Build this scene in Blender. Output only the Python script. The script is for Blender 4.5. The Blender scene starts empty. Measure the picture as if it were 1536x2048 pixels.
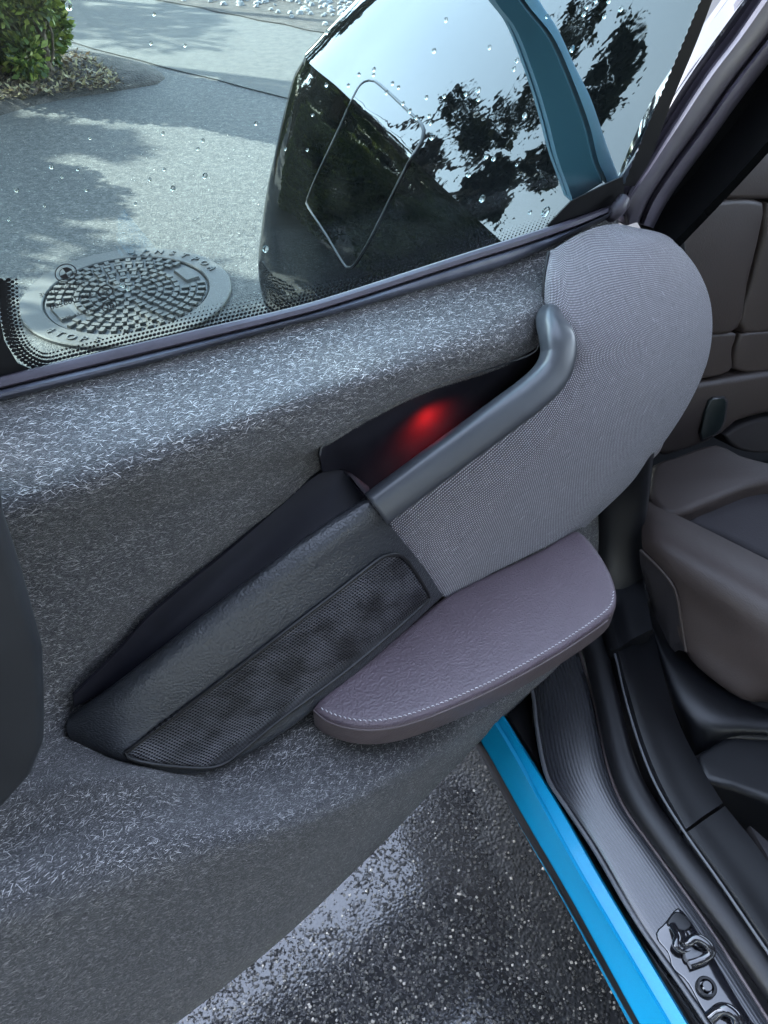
import bpy, bmesh, math, random
import numpy as np
from mathutils import Vector, Matrix
from mathutils.bvhtree import BVHTree

random.seed(7)
rng = np.random.default_rng(7)
SC = bpy.context.scene
COL = SC.collection

# ------------------------------------------------------------------ camera
CAM = Vector((0.0, 0.0, 1.5))
PITCH = math.radians(43.0)
FPX = 1550.0
cam_data = bpy.data.cameras.new('camera')
cam_data.sensor_fit = 'HORIZONTAL'
cam_data.sensor_width = 36.0
cam_data.lens = 36.0 * FPX / 1536.0
cam_data.clip_start = 0.02
cam_data.clip_end = 2000.0
cam = bpy.data.objects.new('camera', cam_data)
COL.objects.link(cam)
cam.location = CAM
cam.rotation_euler = (math.radians(90.0) - PITCH, 0.0, 0.0)
SC.camera = cam

# ------------------------------------------------------------------ world, sun, exposure
SUN_AZ = math.radians(-68.0)      # clockwise from +Y
SUN_EL = math.radians(33.0)
sun_dir = Vector((math.sin(SUN_AZ) * math.cos(SUN_EL), math.cos(SUN_AZ) * math.cos(SUN_EL), math.sin(SUN_EL)))
world = bpy.data.worlds.new('World')
SC.world = world
world.use_nodes = True
wn = world.node_tree
bg = wn.nodes['Background']
sky = wn.nodes.new('ShaderNodeTexSky')
sky.sky_type = 'NISHITA'
sky.sun_disc = False
sky.sun_elevation = SUN_EL
sky.sun_rotation = SUN_AZ
sky.air_density = 1.0
sky.dust_density = 0.6
sky.ozone_density = 1.2
soft = wn.nodes.new('ShaderNodeHueSaturation')
soft.inputs['Saturation'].default_value = 0.6
wn.links.new(sky.outputs[0], soft.inputs['Color'])
wn.links.new(soft.outputs[0], bg.inputs[0])
bg.inputs[1].default_value = 0.15
sun_data = bpy.data.lights.new('sun', 'SUN')
sun_data.energy = 2.7
sun_data.angle = math.radians(0.5)
sun_data.color = (1.0, 0.95, 0.87)
sun = bpy.data.objects.new('sun', sun_data)
COL.objects.link(sun)
sun.rotation_euler = sun_dir.to_track_quat('Z', 'Y').to_euler()
SC.view_settings.view_transform = 'Standard'
SC.view_settings.look = 'None'
SC.view_settings.gamma = 1.0
SC.view_settings.use_curve_mapping = False
SC.view_settings.exposure = 4.1
SC.cycles.max_bounces = 8
SC.cycles.transparent_max_bounces = 12
SC.cycles.caustics_reflective = False
SC.cycles.caustics_refractive = False

# ------------------------------------------------------------------ frames of reference
H = Vector((0.279, 0.923, 1.12))                      # hinge end of the door at belt height
DAZ = math.radians(57.0)
DU = Vector((-math.sin(DAZ), -math.cos(DAZ), 0))      # along the door, away from the hinge
W = Vector((math.cos(DAZ), -math.sin(DAZ), 0))        # door normal, towards the cabin side
S = Vector((-0.41, 0.912, 0)).normalized()            # car axis, towards its tail
N = Vector((-0.912, -0.41, 0)).normalized()           # car side normal, outboard
UP = Vector((0, 0, 1))
cp, sp = math.cos(PITCH), math.sin(PITCH)


def ray(px, py):
    x, y = px - 768.0, 1024.0 - py
    return Vector((x, FPX * cp + y * sp, -FPX * sp + y * cp))


def on_plane(px, py, p0, n):
    r = ray(px, py)
    return CAM + r * ((p0 - CAM).dot(n) / r.dot(n))


def PW(px, py, w):
    return on_plane(px, py, H + W * w, W)


def PZ(px, py, z):
    return on_plane(px, py, Vector((0, 0, z)), UP)


def CAR(s, l, z):
    return S * s + N * l + UP * z


def to_px(p):
    d = Vector(p) - CAM
    xc = d.x
    zc = d.y * cp - d.z * sp
    yc = d.y * sp + d.z * cp
    return 768 + FPX * xc / zc, 1024 - FPX * yc / zc


# ------------------------------------------------------------------ curves and meshes
def catmull(pts, n, closed=False):
    """n points along a centripetal-ish Catmull-Rom through pts, even in arc length"""
    P = np.array([tuple(p) for p in pts], float)
    k = len(P)
    if k == 2 and not closed:
        t = np.linspace(0, 1, n)[:, None]
        return P[0] * (1 - t) + P[1] * t
    if closed:
        E = np.vstack([P[-1], P, P[0], P[1]])
        segs = k
    else:
        E = np.vstack([2 * P[0] - P[1], P, 2 * P[-1] - P[-2]])
        segs = k - 1
    out = []
    for i in range(segs):
        a, b, c, d = E[i], E[i + 1], E[i + 2], E[i + 3]
        t = np.linspace(0, 1, 24, endpoint=False)[:, None]
        # tension from chord lengths keeps long-short neighbours from overshooting
        lb = np.linalg.norm(c - b) + 1e-9
        m1 = (c - a) / (np.linalg.norm(c - b) + np.linalg.norm(b - a) + 1e-9) * lb
        m2 = (d - b) / (np.linalg.norm(d - c) + np.linalg.norm(c - b) + 1e-9) * lb
        h = (2 * t ** 3 - 3 * t ** 2 + 1) * b + (t ** 3 - 2 * t ** 2 + t) * m1 + (-2 * t ** 3 + 3 * t ** 2) * c + (t ** 3 - t ** 2) * m2
        out.append(h)
    Q = np.vstack(out + [E[segs + 1][None]])
    d = np.concatenate([[0], np.cumsum(np.linalg.norm(np.diff(Q, axis=0), axis=1))])
    tt = np.linspace(0, d[-1], n + (1 if closed else 0))
    R = np.stack([np.interp(tt, d, Q[:, j]) for j in range(Q.shape[1])], 1)
    return R[:-1] if closed else R


WPOS = {}


def link(name, verts, faces, m, parent=None, uvs=None, smooth=True, sharp=40, mats=None, face_mats=None, **props):
    """one mesh object with its origin at the middle of its geometry"""
    V = np.array([tuple(v) for v in verts], float)
    c = (V.max(0) + V.min(0)) / 2
    me = bpy.data.meshes.new(name)
    me.from_pydata((V - c).tolist(), [], [tuple(f) for f in faces])
    if uvs is not None:
        ul = me.uv_layers.new(name='UVMap')
        idx = np.zeros(len(me.loops), dtype=np.int32)
        me.loops.foreach_get('vertex_index', idx)
        ul.data.foreach_set('uv', np.asarray(uvs, dtype=np.float32)[idx].ravel())
    if smooth:
        me.polygons.foreach_set('use_smooth', [True] * len(me.polygons))
        if sharp:
            me.set_sharp_from_angle(angle=math.radians(sharp))
    for mm in (mats or [m]):
        me.materials.append(mm)
    if face_mats is not None:
        me.polygons.foreach_set('material_index', face_mats)
    me.update()
    o = bpy.data.objects.new(name, me)
    COL.objects.link(o)
    place(o, Vector(c), parent)
    for k, v in props.items():
        o[k] = v
    return o


def place(o, pos, parent):
    WPOS[o.name] = pos
    if parent is not None:
        o.parent = parent
        o.location = pos - WPOS[parent.name]
    else:
        o.location = pos


def empty(name, pos, parent=None, **props):
    o = bpy.data.objects.new(name, None)
    COL.objects.link(o)
    o.empty_display_size = 0.05
    place(o, Vector(pos), parent)
    for k, v in props.items():
        o[k] = v
    return o


def grid_faces(r, c, wrap=False, flip=False):
    f = []
    for i in range(r - 1):
        for j in range(c - (0 if wrap else 1)):
            a, b = i * c + j, i * c + (j + 1) % c
            q = (a, b, b + c, a + c)
            f.append(q[::-1] if flip else q)
    return f


def loft_grid(rows, nc, nr):
    """rows: lists of 3D points -> array nr x nc x 3"""
    R = np.stack([catmull(r, nc) for r in rows])
    if nr and nr != len(rows):
        cols = [catmull(R[:, j], nr) for j in range(nc)]
        R = np.stack(cols, 1)
    return R


def grid_uv(G):
    nr, nc = G.shape[:2]
    du = np.concatenate([np.zeros((nr, 1)), np.cumsum(np.linalg.norm(np.diff(G, axis=1), axis=2), 1)], 1)
    dv = np.concatenate([np.zeros((1, nc)), np.cumsum(np.linalg.norm(np.diff(G, axis=0), axis=2), 0)], 0)
    du = du - du[:, nc // 2:nc // 2 + 1]
    dv[:] = dv[:, nc // 2:nc // 2 + 1]
    return np.stack([du, dv], 2).reshape(-1, 2)


def thicken(G, offs):
    """closed shell: grid front + grid moved by offs + rim. returns verts, faces, uvs"""
    nr, nc = G.shape[:2]
    A = G.reshape(-1, 3)
    B = A + np.array(tuple(offs))
    n = nr * nc
    f = grid_faces(nr, nc)
    f += [tuple(i + n for i in q[::-1]) for q in grid_faces(nr, nc)]
    ring = [j for j in range(nc)] + [i * nc + nc - 1 for i in range(1, nr)] + [(nr - 1) * nc + j for j in range(nc - 2, -1, -1)] + [i * nc for i in range(nr - 2, 0, -1)]
    for a, b in zip(ring, ring[1:] + ring[:1]):
        f.append((b, a, a + n, b + n))
    uv = grid_uv(G)
    return np.vstack([A, B]), f, np.vstack([uv, uv])


def loft(name, rows, m, parent, nc=40, nr=0, back=None, **kw):
    G = loft_grid(rows, nc, nr)
    if back is None:
        return link(name, G.reshape(-1, 3), grid_faces(*G.shape[:2]), m, parent, uvs=grid_uv(G), **kw), G
    v, f, uv = thicken(G, back)
    return link(name, v, f, m, parent, uvs=uv, **kw), G


def inset_poly(P, d):
    """P: n x 2 counter-clockwise; moves edges inwards by d"""
    n = len(P)
    out = np.zeros_like(P)
    for i in range(n):
        a, b, c = P[i - 1], P[i], P[(i + 1) % n]
        e1 = (b - a) / (np.linalg.norm(b - a) + 1e-9)
        e2 = (c - b) / (np.linalg.norm(c - b) + 1e-9)
        n1 = np.array([-e1[1], e1[0]])
        n2 = np.array([-e2[1], e2[0]])
        s = n1 + n2
        L = np.dot(s, s)
        out[i] = b + s * (2 * d / max(L, 0.5)) * 1.0 if L > 1e-6 else b + n1 * d
    return out


def slab(name, pts3, nrm, profile, m, parent=None, smooth_curve=0, bottom=True, **kw):
    """outline swept through (inset, height) pairs from the top cap down"""
    nrm = Vector(nrm).normalized()
    pts3 = [Vector(p) for p in pts3]
    if smooth_curve:
        pts3 = [Vector(p) for p in catmull(pts3, smooth_curve, closed=True)]
    o = sum(pts3, Vector()) / len(pts3)
    e1 = (pts3[1] - pts3[0])
    e1 = (e1 - nrm * e1.dot(nrm)).normalized()
    e2 = nrm.cross(e1)
    P = np.array([((p - o).dot(e1), (p - o).dot(e2)) for p in pts3])
    hgt = np.array([(p - o).dot(nrm) for p in pts3])
    area = 0.5 * np.sum(P[:, 0] * np.roll(P[:, 1], -1) - np.roll(P[:, 0], -1) * P[:, 1])
    if area < 0:
        P = P[::-1]
        hgt = hgt[::-1]
    verts, uvs = [], []
    n = len(P)
    for ins, h in profile:
        Q = inset_poly(P, ins)
        for (x, y), hh in zip(Q, hgt):
            verts.append(o + e1 * x + e2 * y + nrm * (h + hh))
            uvs.append((x, y - (profile[0][1] - h)))
    faces = []
    for k in range(len(profile) - 1):
        for i in range(n):
            j = (i + 1) % n
            faces.append((k * n + j, k * n + i, (k + 1) * n + i, (k + 1) * n + j))
    faces.append(tuple(range(n)))
    if bottom:
        b = (len(profile) - 1) * n
        faces.append(tuple(range(b + n - 1, b - 1, -1)))
    return link(name, verts, faces, m, parent, uvs=uvs, **kw)


def round_profile(r, depth, seg=5, bottom_r=0.0):
    p = []
    for k in range(seg + 1):
        a = math.pi / 2 * k / seg
        p.append((r * (1 - math.sin(a)), -r * (1 - math.cos(a))))
    p.append((0.0, -depth + bottom_r))
    if bottom_r:
        p.append((bottom_r * 0.3, -depth + bottom_r * 0.3))
        p.append((bottom_r, -depth))
    return p


def sweep(name, path, prof, up, m, parent, n=48, closed_caps=True, scale=None, **kw):
    """path: 3D points; prof: list of (side, up) offsets"""
    P = catmull(path, n) if n else np.array([tuple(p) for p in path])
    n = len(P)
    T = np.gradient(P, axis=0)
    T /= np.linalg.norm(T, axis=1)[:, None]
    up = np.array(tuple(up))
    verts, uvs = [], []
    k = len(prof)
    dist = np.concatenate([[0], np.cumsum(np.linalg.norm(np.diff(P, axis=0), axis=1))])
    for i in range(n):
        side = np.cross(T[i], up)
        side /= np.linalg.norm(side)
        u2 = np.cross(side, T[i])
        sc = scale[min(i, len(scale) - 1)] if scale is not None else 1.0
        for q, (a, b) in enumerate(prof):
            verts.append(P[i] + side * a * sc + u2 * b * sc)
            uvs.append((dist[i], q / k * 0.08))
    f = grid_faces(n, k, wrap=True)
    if closed_caps:
        f.append(tuple(range(k - 1, -1, -1)))
        f.append(tuple(range((n - 1) * k, n * k)))
    return link(name, verts, f, m, parent, uvs=uvs, **kw)


def superellipse(a, b, e=3.0, n=20):
    out = []
    for i in range(n):
        t = 2 * math.pi * i / n
        c, s = math.cos(t), math.sin(t)
        out.append((a * math.copysign(abs(c) ** (2 / e), c), b * math.copysign(abs(s) ** (2 / e), s)))
    return out


def bvh_of(o):
    me = o.data
    c = WPOS[o.name]
    return BVHTree.FromPolygons([v.co + c for v in me.vertices], [tuple(p.vertices) for p in me.polygons])


def cast(bvh, px, py):
    r = ray(px, py).normalized()
    hit = bvh.ray_cast(CAM, r)
    if hit[0] is None:
        return None, None
    n = hit[1]
    if n.dot(r) > 0:
        n = -n
    return hit[0], n


def patch_on(name, bvh, outline, m, parent, ang=0.0, off=0.002, rows=40, cols=24, lip=0.004, **kw):
    """a sheet lying on another surface inside a convex pixel outline, with a rim back into it"""
    P = np.array(outline, float)
    ca, sa = math.cos(ang), math.sin(ang)
    Q = np.stack([P[:, 0] * ca + P[:, 1] * sa, -P[:, 0] * sa + P[:, 1] * ca], 1)
    y0, y1 = Q[:, 1].min(), Q[:, 1].max()
    G = np.zeros((rows, cols, 3))
    Nn = np.zeros((rows, cols, 3))
    k = len(Q)
    ok = True
    last = (Vector((0, 0, 0)), Vector((0, 0, 1)))
    for i in range(rows):
        t = i / (rows - 1)
        t = 0.5 - 0.5 * math.cos(math.pi * t)
        y = y0 + (y1 - y0) * (0.004 + 0.992 * t)
        xs = []
        for a in range(k):
            b = (a + 1) % k
            ya, yb = Q[a, 1], Q[b, 1]
            if (ya - y) * (yb - y) <= 0 and ya != yb:
                xs.append(Q[a, 0] + (Q[b, 0] - Q[a, 0]) * (y - ya) / (yb - ya))
        xa, xb = min(xs), max(xs)
        for j in range(cols):
            x = xa + (xb - xa) * j / (cols - 1)
            p, nn = cast(bvh, x * ca - y * sa, x * sa + y * ca)
            if p is None:
                p, nn = last
            last = (p, nn)
            G[i, j] = p + nn * off
            Nn[i, j] = nn
    mean_n = Vector(Nn.reshape(-1, 3).mean(0)).normalized()
    v, f, uv = thicken(G, -mean_n * (off + lip))
    return link(name, v, f, m, parent, uvs=uv, **kw), G, Nn


# ------------------------------------------------------------------ materials
class NT:
    def __init__(self, name):
        self.m = bpy.data.materials.new(name)
        self.m.use_nodes = True
        self.t = self.m.node_tree
        self.b = self.t.nodes['Principled BSDF']
        self.out = self.t.nodes['Material Output']

    def n(self, kind, **kw):
        nd = self.t.nodes.new(kind)
        for k, v in kw.items():
            setattr(nd, k, v)
        return nd

    def l(self, a, b):
        self.t.links.new(a, b)

    def val(self, x, socket):
        if isinstance(x, (int, float)):
            socket.default_value = x
        elif isinstance(x, (tuple, list)):
            socket.default_value = tuple(x) + ((1.0,) if len(x) == 3 and len(socket.default_value) == 4 else ())
        else:
            self.l(x, socket)

    def coords(self, kind='UV', scale=(1, 1, 1), rot=0.0, loc=(0, 0, 0)):
        tc = self.n('ShaderNodeTexCoord')
        mp = self.n('ShaderNodeMapping')
        mp.inputs['Scale'].default_value = scale
        mp.inputs['Rotation'].default_value = (0, 0, rot)
        mp.inputs['Location'].default_value = loc
        self.l(tc.outputs[kind], mp.inputs['Vector'])
        return mp.outputs[0]

    def noise(self, vec, scale, detail=3, rough=0.55, dist=0.0):
        nd = self.n('ShaderNodeTexNoise')
        nd.inputs['Scale'].default_value = scale
        nd.inputs['Detail'].default_value = detail
        nd.inputs['Roughness'].default_value = rough
        nd.inputs['Distortion'].default_value = dist
        self.l(vec, nd.inputs['Vector'])
        return nd.outputs['Fac']

    def voro(self, vec, scale, feature='F1', out='Distance', rnd=1.0):
        nd = self.n('ShaderNodeTexVoronoi', feature=feature)
        nd.inputs['Scale'].default_value = scale
        nd.inputs['Randomness'].default_value = rnd
        self.l(vec, nd.inputs['Vector'])
        return nd.outputs[out]

    def ramp(self, fac, stops, interp='LINEAR'):
        nd = self.n('ShaderNodeValToRGB')
        nd.color_ramp.interpolation = interp
        el = nd.color_ramp.elements
        while len(el) < len(stops):
            el.new(0.5)
        for e, (p, c) in zip(el, stops):
            e.position = p
            e.color = (c, c, c, 1) if isinstance(c, (int, float)) else tuple(c) + (1,)
        self.l(fac, nd.inputs[0])
        return nd.outputs[0]

    def math(self, op, a, b=0.0, c=0.0):
        nd = self.n('ShaderNodeMath', operation=op)
        self.val(a, nd.inputs[0])
        self.val(b, nd.inputs[1])
        if op in ('MULTIPLY_ADD', 'WRAP'):
            self.val(c, nd.inputs[2])
        return nd.outputs[0]

    def mix(self, fac, a, b, mode='MIX'):
        nd = self.n('ShaderNodeMix', data_type='RGBA', blend_type=mode)
        self.val(fac, nd.inputs[0])
        self.val(a, nd.inputs[6])
        self.val(b, nd.inputs[7])
        return nd.outputs[2]

    def bump(self, height, strength=0.3, dist=0.001, normal=None):
        nd = self.n('ShaderNodeBump')
        nd.inputs['Strength'].default_value = strength
        nd.inputs['Distance'].default_value = dist
        self.l(height, nd.inputs['Height'])
        if normal is not None:
            self.l(normal, nd.inputs['Normal'])
        return nd.outputs[0]

    def set(self, **kw):
        names = {'color': 'Base Color', 'rough': 'Roughness', 'metal': 'Metallic', 'spec': 'Specular IOR Level',
                 'normal': 'Normal', 'coat': 'Coat Weight', 'coat_rough': 'Coat Roughness', 'sheen': 'Sheen Weight',
                 'sheen_rough': 'Sheen Roughness', 'trans': 'Transmission Weight', 'ior': 'IOR', 'emit': 'Emission Color',
                 'emit_s': 'Emission Strength', 'alpha': 'Alpha', 'sheen_tint': 'Sheen Tint', 'coat_ior': 'Coat IOR', 'tint': 'Specular Tint'}
        for k, v in kw.items():
            self.val(v, self.b.inputs[names[k]])
        return self


def m_plain(name, color, rough=0.5, spec=0.5, var=0.25, scale=30.0, bump=0.0, bscale=900.0, bdist=0.0004, kind='Object', **kw):
    t = NT(name)
    v = t.coords(kind)
    nz = t.noise(v, scale, 4)
    dark = tuple(c * (1 - var) for c in color)
    lite = tuple(min(1, c * (1 + var)) for c in color)
    t.set(color=t.ramp(nz, [(0.3, dark), (0.7, lite)]), spec=spec, **kw)
    t.set(rough=t.math('MULTIPLY_ADD', nz, 0.16, rough - 0.08))
    if bump:
        t.set(normal=t.bump(t.noise(v, bscale, 2), bump, bdist))
    return t.m


def m_asphalt():
    t = NT('asphalt')
    v = t.coords('Object')
    cell = t.voro(v, 150.0, 'F1', 'Color')
    dist = t.voro(v, 150.0, 'F1', 'Distance')
    sep = t.n('ShaderNodeSeparateColor')
    t.l(cell, sep.inputs[0])
    big = t.noise(v, 1.3, 5, 0.6)
    mid = t.noise(v, 14.0, 4)
    stone = t.ramp(sep.outputs[0], [(0.0, (0.02, 0.022, 0.024)), (0.6, (0.04, 0.042, 0.045)), (0.86, (0.075, 0.075, 0.074)), (0.96, (0.14, 0.135, 0.125)), (1.0, (0.34, 0.32, 0.29))])
    base = t.mix(t.ramp(dist, [(0.25, 0.0), (0.55, 1.0)]), stone, (0.026, 0.028, 0.031))
    base = t.mix(t.math('MULTIPLY', t.ramp(big, [(0.35, 0.0), (0.7, 1.0)]), 0.45), base, (0.085, 0.088, 0.088))
    base = t.mix(t.math('MULTIPLY', t.ramp(mid, [(0.4, 0.0), (0.62, 1.0)]), 0.35), base, (0.03, 0.031, 0.034))
    # the film of melt water near the parked car
    pos = t.n('ShaderNodeNewGeometry')
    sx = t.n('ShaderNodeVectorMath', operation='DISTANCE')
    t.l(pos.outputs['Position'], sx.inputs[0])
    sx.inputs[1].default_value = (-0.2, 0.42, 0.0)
    edge = t.math('ADD', sx.outputs['Value'], t.math('MULTIPLY', t.noise(v, 5.0, 5, 0.65), 0.6))
    wet = t.ramp(edge, [(0.74, 1.0), (0.86, 0.0)])
    fine = t.noise(v, 60.0, 3, 0.6)
    cd = t.n('ShaderNodeVectorMath', operation='DISTANCE')
    t.l(pos.outputs['Position'], cd.inputs[0])
    cd.inputs[1].default_value = tuple(PZ(665, 1800, 0))
    core = t.ramp(t.math('ADD', cd.outputs['Value'], t.math('MULTIPLY', t.noise(v, 16.0, 4, 0.6), 0.30)), [(0.17, 1.0), (0.24, 0.0)])
    film = t.math('MULTIPLY', wet, t.ramp(t.math('MULTIPLY_ADD', t.noise(v, 150.0, 2, 0.6), 0.6, t.math('MULTIPLY', t.noise(v, 45.0, 3, 0.6), 0.4)), [(0.49, 1.0), (0.57, 0.0)]))
    film = t.math('MAXIMUM', film, t.math('MULTIPLY', core, t.ramp(t.noise(v, 85.0, 3, 0.6), [(0.56, 1.0), (0.64, 0.0)])))
    base = t.mix(t.math('MULTIPLY', wet, 0.45), base, (0.014, 0.015, 0.017))
    far = t.math('MULTIPLY', t.math('SUBTRACT', sx.outputs['Value'], 1.3), 0.9)
    far = t.ramp(far, [(0.0, 0.0), (1.0, 1.0)])
    grit = t.math('MULTIPLY_ADD', t.noise(v, 70.0, 3, 0.7), 0.55, t.math('MULTIPLY', t.noise(v, 24.0, 4, 0.7), 0.45))
    base = t.mix(t.math('MULTIPLY', far, 0.75), base, t.ramp(grit, [(0.38, (0.016, 0.015, 0.0135)), (0.52, (0.046, 0.043, 0.038)), (0.66, (0.12, 0.113, 0.10))]))
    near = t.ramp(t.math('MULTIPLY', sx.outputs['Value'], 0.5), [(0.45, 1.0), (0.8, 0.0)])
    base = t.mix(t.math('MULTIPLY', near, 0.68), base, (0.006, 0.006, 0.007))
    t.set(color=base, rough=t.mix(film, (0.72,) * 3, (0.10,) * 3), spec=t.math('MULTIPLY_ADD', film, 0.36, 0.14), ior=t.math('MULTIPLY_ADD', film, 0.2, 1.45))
    height = t.math('MULTIPLY_ADD', t.ramp(dist, [(0.0, 1.0), (0.7, 0.0)]), 0.8, t.math('MULTIPLY', fine, 0.5))
    nd = t.n('ShaderNodeBump')
    nd.inputs['Distance'].default_value = 0.004
    t.l(t.math('MULTIPLY_ADD', film, -0.85, 0.9), nd.inputs['Strength'])
    t.l(height, nd.inputs['Height'])
    t.set(normal=nd.outputs[0])
    return t.m


def m_felt():
    t = NT('fibre_felt')
    v = t.coords('UV')
    va = t.coords('UV', (1, 4.0, 1), rot=0.12)
    vb = t.coords('UV', (1, 3.0, 1), rot=-0.45)
    a = t.noise(va, 320.0, 3, 0.6, 0.8)
    b = t.noise(vb, 320.0, 3, 0.6, 0.8)
    mx = t.math('MAXIMUM', a, b)
    big = t.noise(v, 40.0, 3)
    c = t.ramp(mx, [(0.46, (0.012, 0.012, 0.014)), (0.58, (0.04, 0.039, 0.042)), (0.72, (0.24, 0.235, 0.24))])
    c = t.mix(t.math('MULTIPLY', t.ramp(big, [(0.3, 0.0), (0.7, 1.0)]), 0.12), c, (0.07, 0.066, 0.066))
    t.set(color=c, rough=0.75, spec=0.35, sheen=0.25, sheen_rough=0.4,
          normal=t.bump(mx, 0.9, 0.003))
    return t.m


def m_fibre():
    t = NT('loose_fibre')
    oi = t.n('ShaderNodeNewGeometry')
    t.set(color=t.ramp(oi.outputs['Random Per Island'], [(0.0, (0.014, 0.014, 0.016)), (0.42, (0.032, 0.032, 0.035)), (0.60, (0.12, 0.118, 0.122)), (0.78, (0.42, 0.41, 0.415)), (1.0, (0.66, 0.64, 0.62))]), rough=0.5, spec=0.6)
    return t.m


def m_fabric():
    t = NT('woven_fabric')
    v = t.coords('UV', (1, 1, 1), rot=math.radians(0))
    sep = t.n('ShaderNodeSeparateXYZ')
    t.l(v, sep.inputs[0])
    k = 2 * math.pi
    wob = t.noise(v, 90.0, 2)
    ux = t.math('MULTIPLY_ADD', sep.outputs[0], k / 0.0029, t.math('MULTIPLY', wob, 1.2))
    uy = t.math('MULTIPLY_ADD', sep.outputs[1], k / 0.0029, t.math('MULTIPLY', wob, 1.2))
    sx = t.math('SINE', ux)
    sy = t.math('SINE', uy)
    weave = t.math('MULTIPLY_ADD', t.math('MULTIPLY', sx, sy), 0.5, 0.5)
    rib = t.math('MULTIPLY_ADD', sy, 0.5, 0.5)
    fac = t.math('MULTIPLY_ADD', weave, 0.55, t.math('MULTIPLY', rib, 0.45))
    yarn = t.noise(t.coords('UV', (55, 520, 1)), 1.0, 2)
    yarn2 = t.noise(t.coords('UV', (60, 900, 1)), 1.0, 1)
    c = t.ramp(fac, [(0.25, (0.009, 0.009, 0.011)), (0.5, (0.095, 0.089, 0.10)), (0.85, (0.56, 0.53, 0.58))])
    c = t.mix(t.ramp(yarn, [(0.64, 0.0), (0.72, 0.5)]), c, (0.55, 0.53, 0.57))
    c = t.mix(t.ramp(yarn2, [(0.3, 0.45), (0.42, 0.0)]), c, (0.04, 0.04, 0.047))
    t.set(color=c, rough=0.7, spec=0.3, sheen=0.15, normal=t.bump(fac, 0.8, 0.0018))
    return t.m


def m_grain(name, color, rough, scale, strength, dist, spec=0.5, rnd=0.9):
    t = NT(name)
    v = t.coords('UV')
    d = t.voro(v, scale, 'SMOOTH_F1', 'Distance', rnd)
    nz = t.noise(v, 18.0, 4)
    fine = t.noise(v, scale * 2.2, 2)
    t.set(color=t.ramp(nz, [(0.3, tuple(c * 0.94 for c in color)), (0.7, tuple(c * 1.06 for c in color))]),
          rough=t.math('MULTIPLY_ADD', nz, 0.14, rough - 0.07), spec=spec,
          normal=t.bump(t.math('MULTIPLY_ADD', fine, 0.3, d), strength, dist))
    return t.m


def m_grille():
    t = NT('perforated_mesh')
    v = t.coords('UV', (1, 1, 1), rot=math.radians(0))
    d = t.voro(v, 1 / 0.0034, 'F1', 'Distance', 0.0)
    hole = t.ramp(d, [(0.26, 1.0), (0.40, 0.0)])
    nz = t.noise(v, 28.0, 3)
    dust = t.noise(v, 600.0, 2)
    c = t.mix(hole, t.ramp(nz, [(0.38, (0.008, 0.008, 0.010)), (0.62, (0.06, 0.06, 0.068))]), (0.002, 0.002, 0.003))
    c = t.mix(t.ramp(dust, [(0.70, 0.0), (0.78, 0.4)]), c, (0.2, 0.2, 0.21))
    t.set(color=c, rough=0.38, spec=t.math('MULTIPLY_ADD', hole, -0.5, 0.55), normal=t.bump(d, 0.8, 0.0016))
    return t.m


def m_ribbed():
    t = NT('ribbed_kick_plate')
    v = t.coords('UV')
    sep = t.n('ShaderNodeSeparateXYZ')
    t.l(v, sep.inputs[0])
    nz = t.noise(v, 9.0, 4)
    fine = t.noise(t.coords('UV', (14, 220, 1)), 1.0, 3)
    rib = t.math('MULTIPLY_ADD', t.math('SINE', t.math('MULTIPLY', sep.outputs[1], 2 * math.pi / 0.0042)), 0.5, 0.5)
    t.set(color=t.ramp(t.math('MULTIPLY_ADD', rib, 0.35, t.math('MULTIPLY', nz, 0.6)), [(0.2, (0.012, 0.0125, 0.015)), (0.75, (0.026, 0.027, 0.031))]),
          rough=t.math('MULTIPLY_ADD', fine, 0.10, 0.17), spec=0.7, normal=t.bump(rib, 0.06, 0.0010))
    return t.m


def m_glass():
    t = NT('window_glass')
    tr = t.n('ShaderNodeBsdfTransparent')
    tr.inputs[0].default_value = (0.79, 0.905, 0.915, 1)
    gl = t.n('ShaderNodeBsdfGlossy')
    gl.inputs['Roughness'].default_value = 0.0
    lw = t.n('ShaderNodeLayerWeight')
    lw.inputs['Blend'].default_value = 0.5
    fr = t.math('MULTIPLY_ADD', t.math('POWER', lw.outputs['Facing'], 5.0), 0.96, 0.03)
    mx = t.n('ShaderNodeMixShader')
    t.l(fr, mx.inputs[0])
    t.l(tr.outputs[0], mx.inputs[1])
    t.l(gl.outputs[0], mx.inputs[2])
    t.l(mx.outputs[0], t.out.inputs[0])
    return t.m


def m_paint(name, color, metal=0.0, rough=0.12, coat=1.0, spec=0.5, ior=1.5, coat_ior=1.5):
    t = NT(name)
    v = t.coords('Object')
    fl = t.voro(v, 2600.0, 'F1', 'Color')
    sep = t.n('ShaderNodeSeparateColor')
    t.l(fl, sep.inputs[0])
    orange = t.noise(v, 28.0, 2)
    t.set(color=t.mix(t.math('MULTIPLY', sep.outputs[0], 0.35), color, tuple(min(1, c * 1.6 + 0.004) for c in color)),
          metal=metal, rough=rough, coat=coat, coat_rough=0.015, spec=spec, ior=ior, coat_ior=coat_ior)
    nrm = t.bump(orange, 0.05, 0.004)
    t.set(normal=nrm)
    t.l(nrm, t.b.inputs['Coat Normal'])
    return t.m


def m_leaf(name, stops, rough=0.55):
    t = NT(name)
    g = t.n('ShaderNodeNewGeometry')
    c = t.ramp(g.outputs['Random Per Island'], stops)
    t.set(color=c, rough=rough, spec=0.35)
    tl = t.n('ShaderNodeBsdfTranslucent')
    t.l(c, tl.inputs[0])
    mx = t.n('ShaderNodeMixShader')
    mx.inputs[0].default_value = 0.3
    t.l(t.b.outputs[0], mx.inputs[1])
    t.l(tl.outputs[0], mx.inputs[2])
    t.l(mx.outputs[0], t.out.inputs[0])
    return t.m


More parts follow.
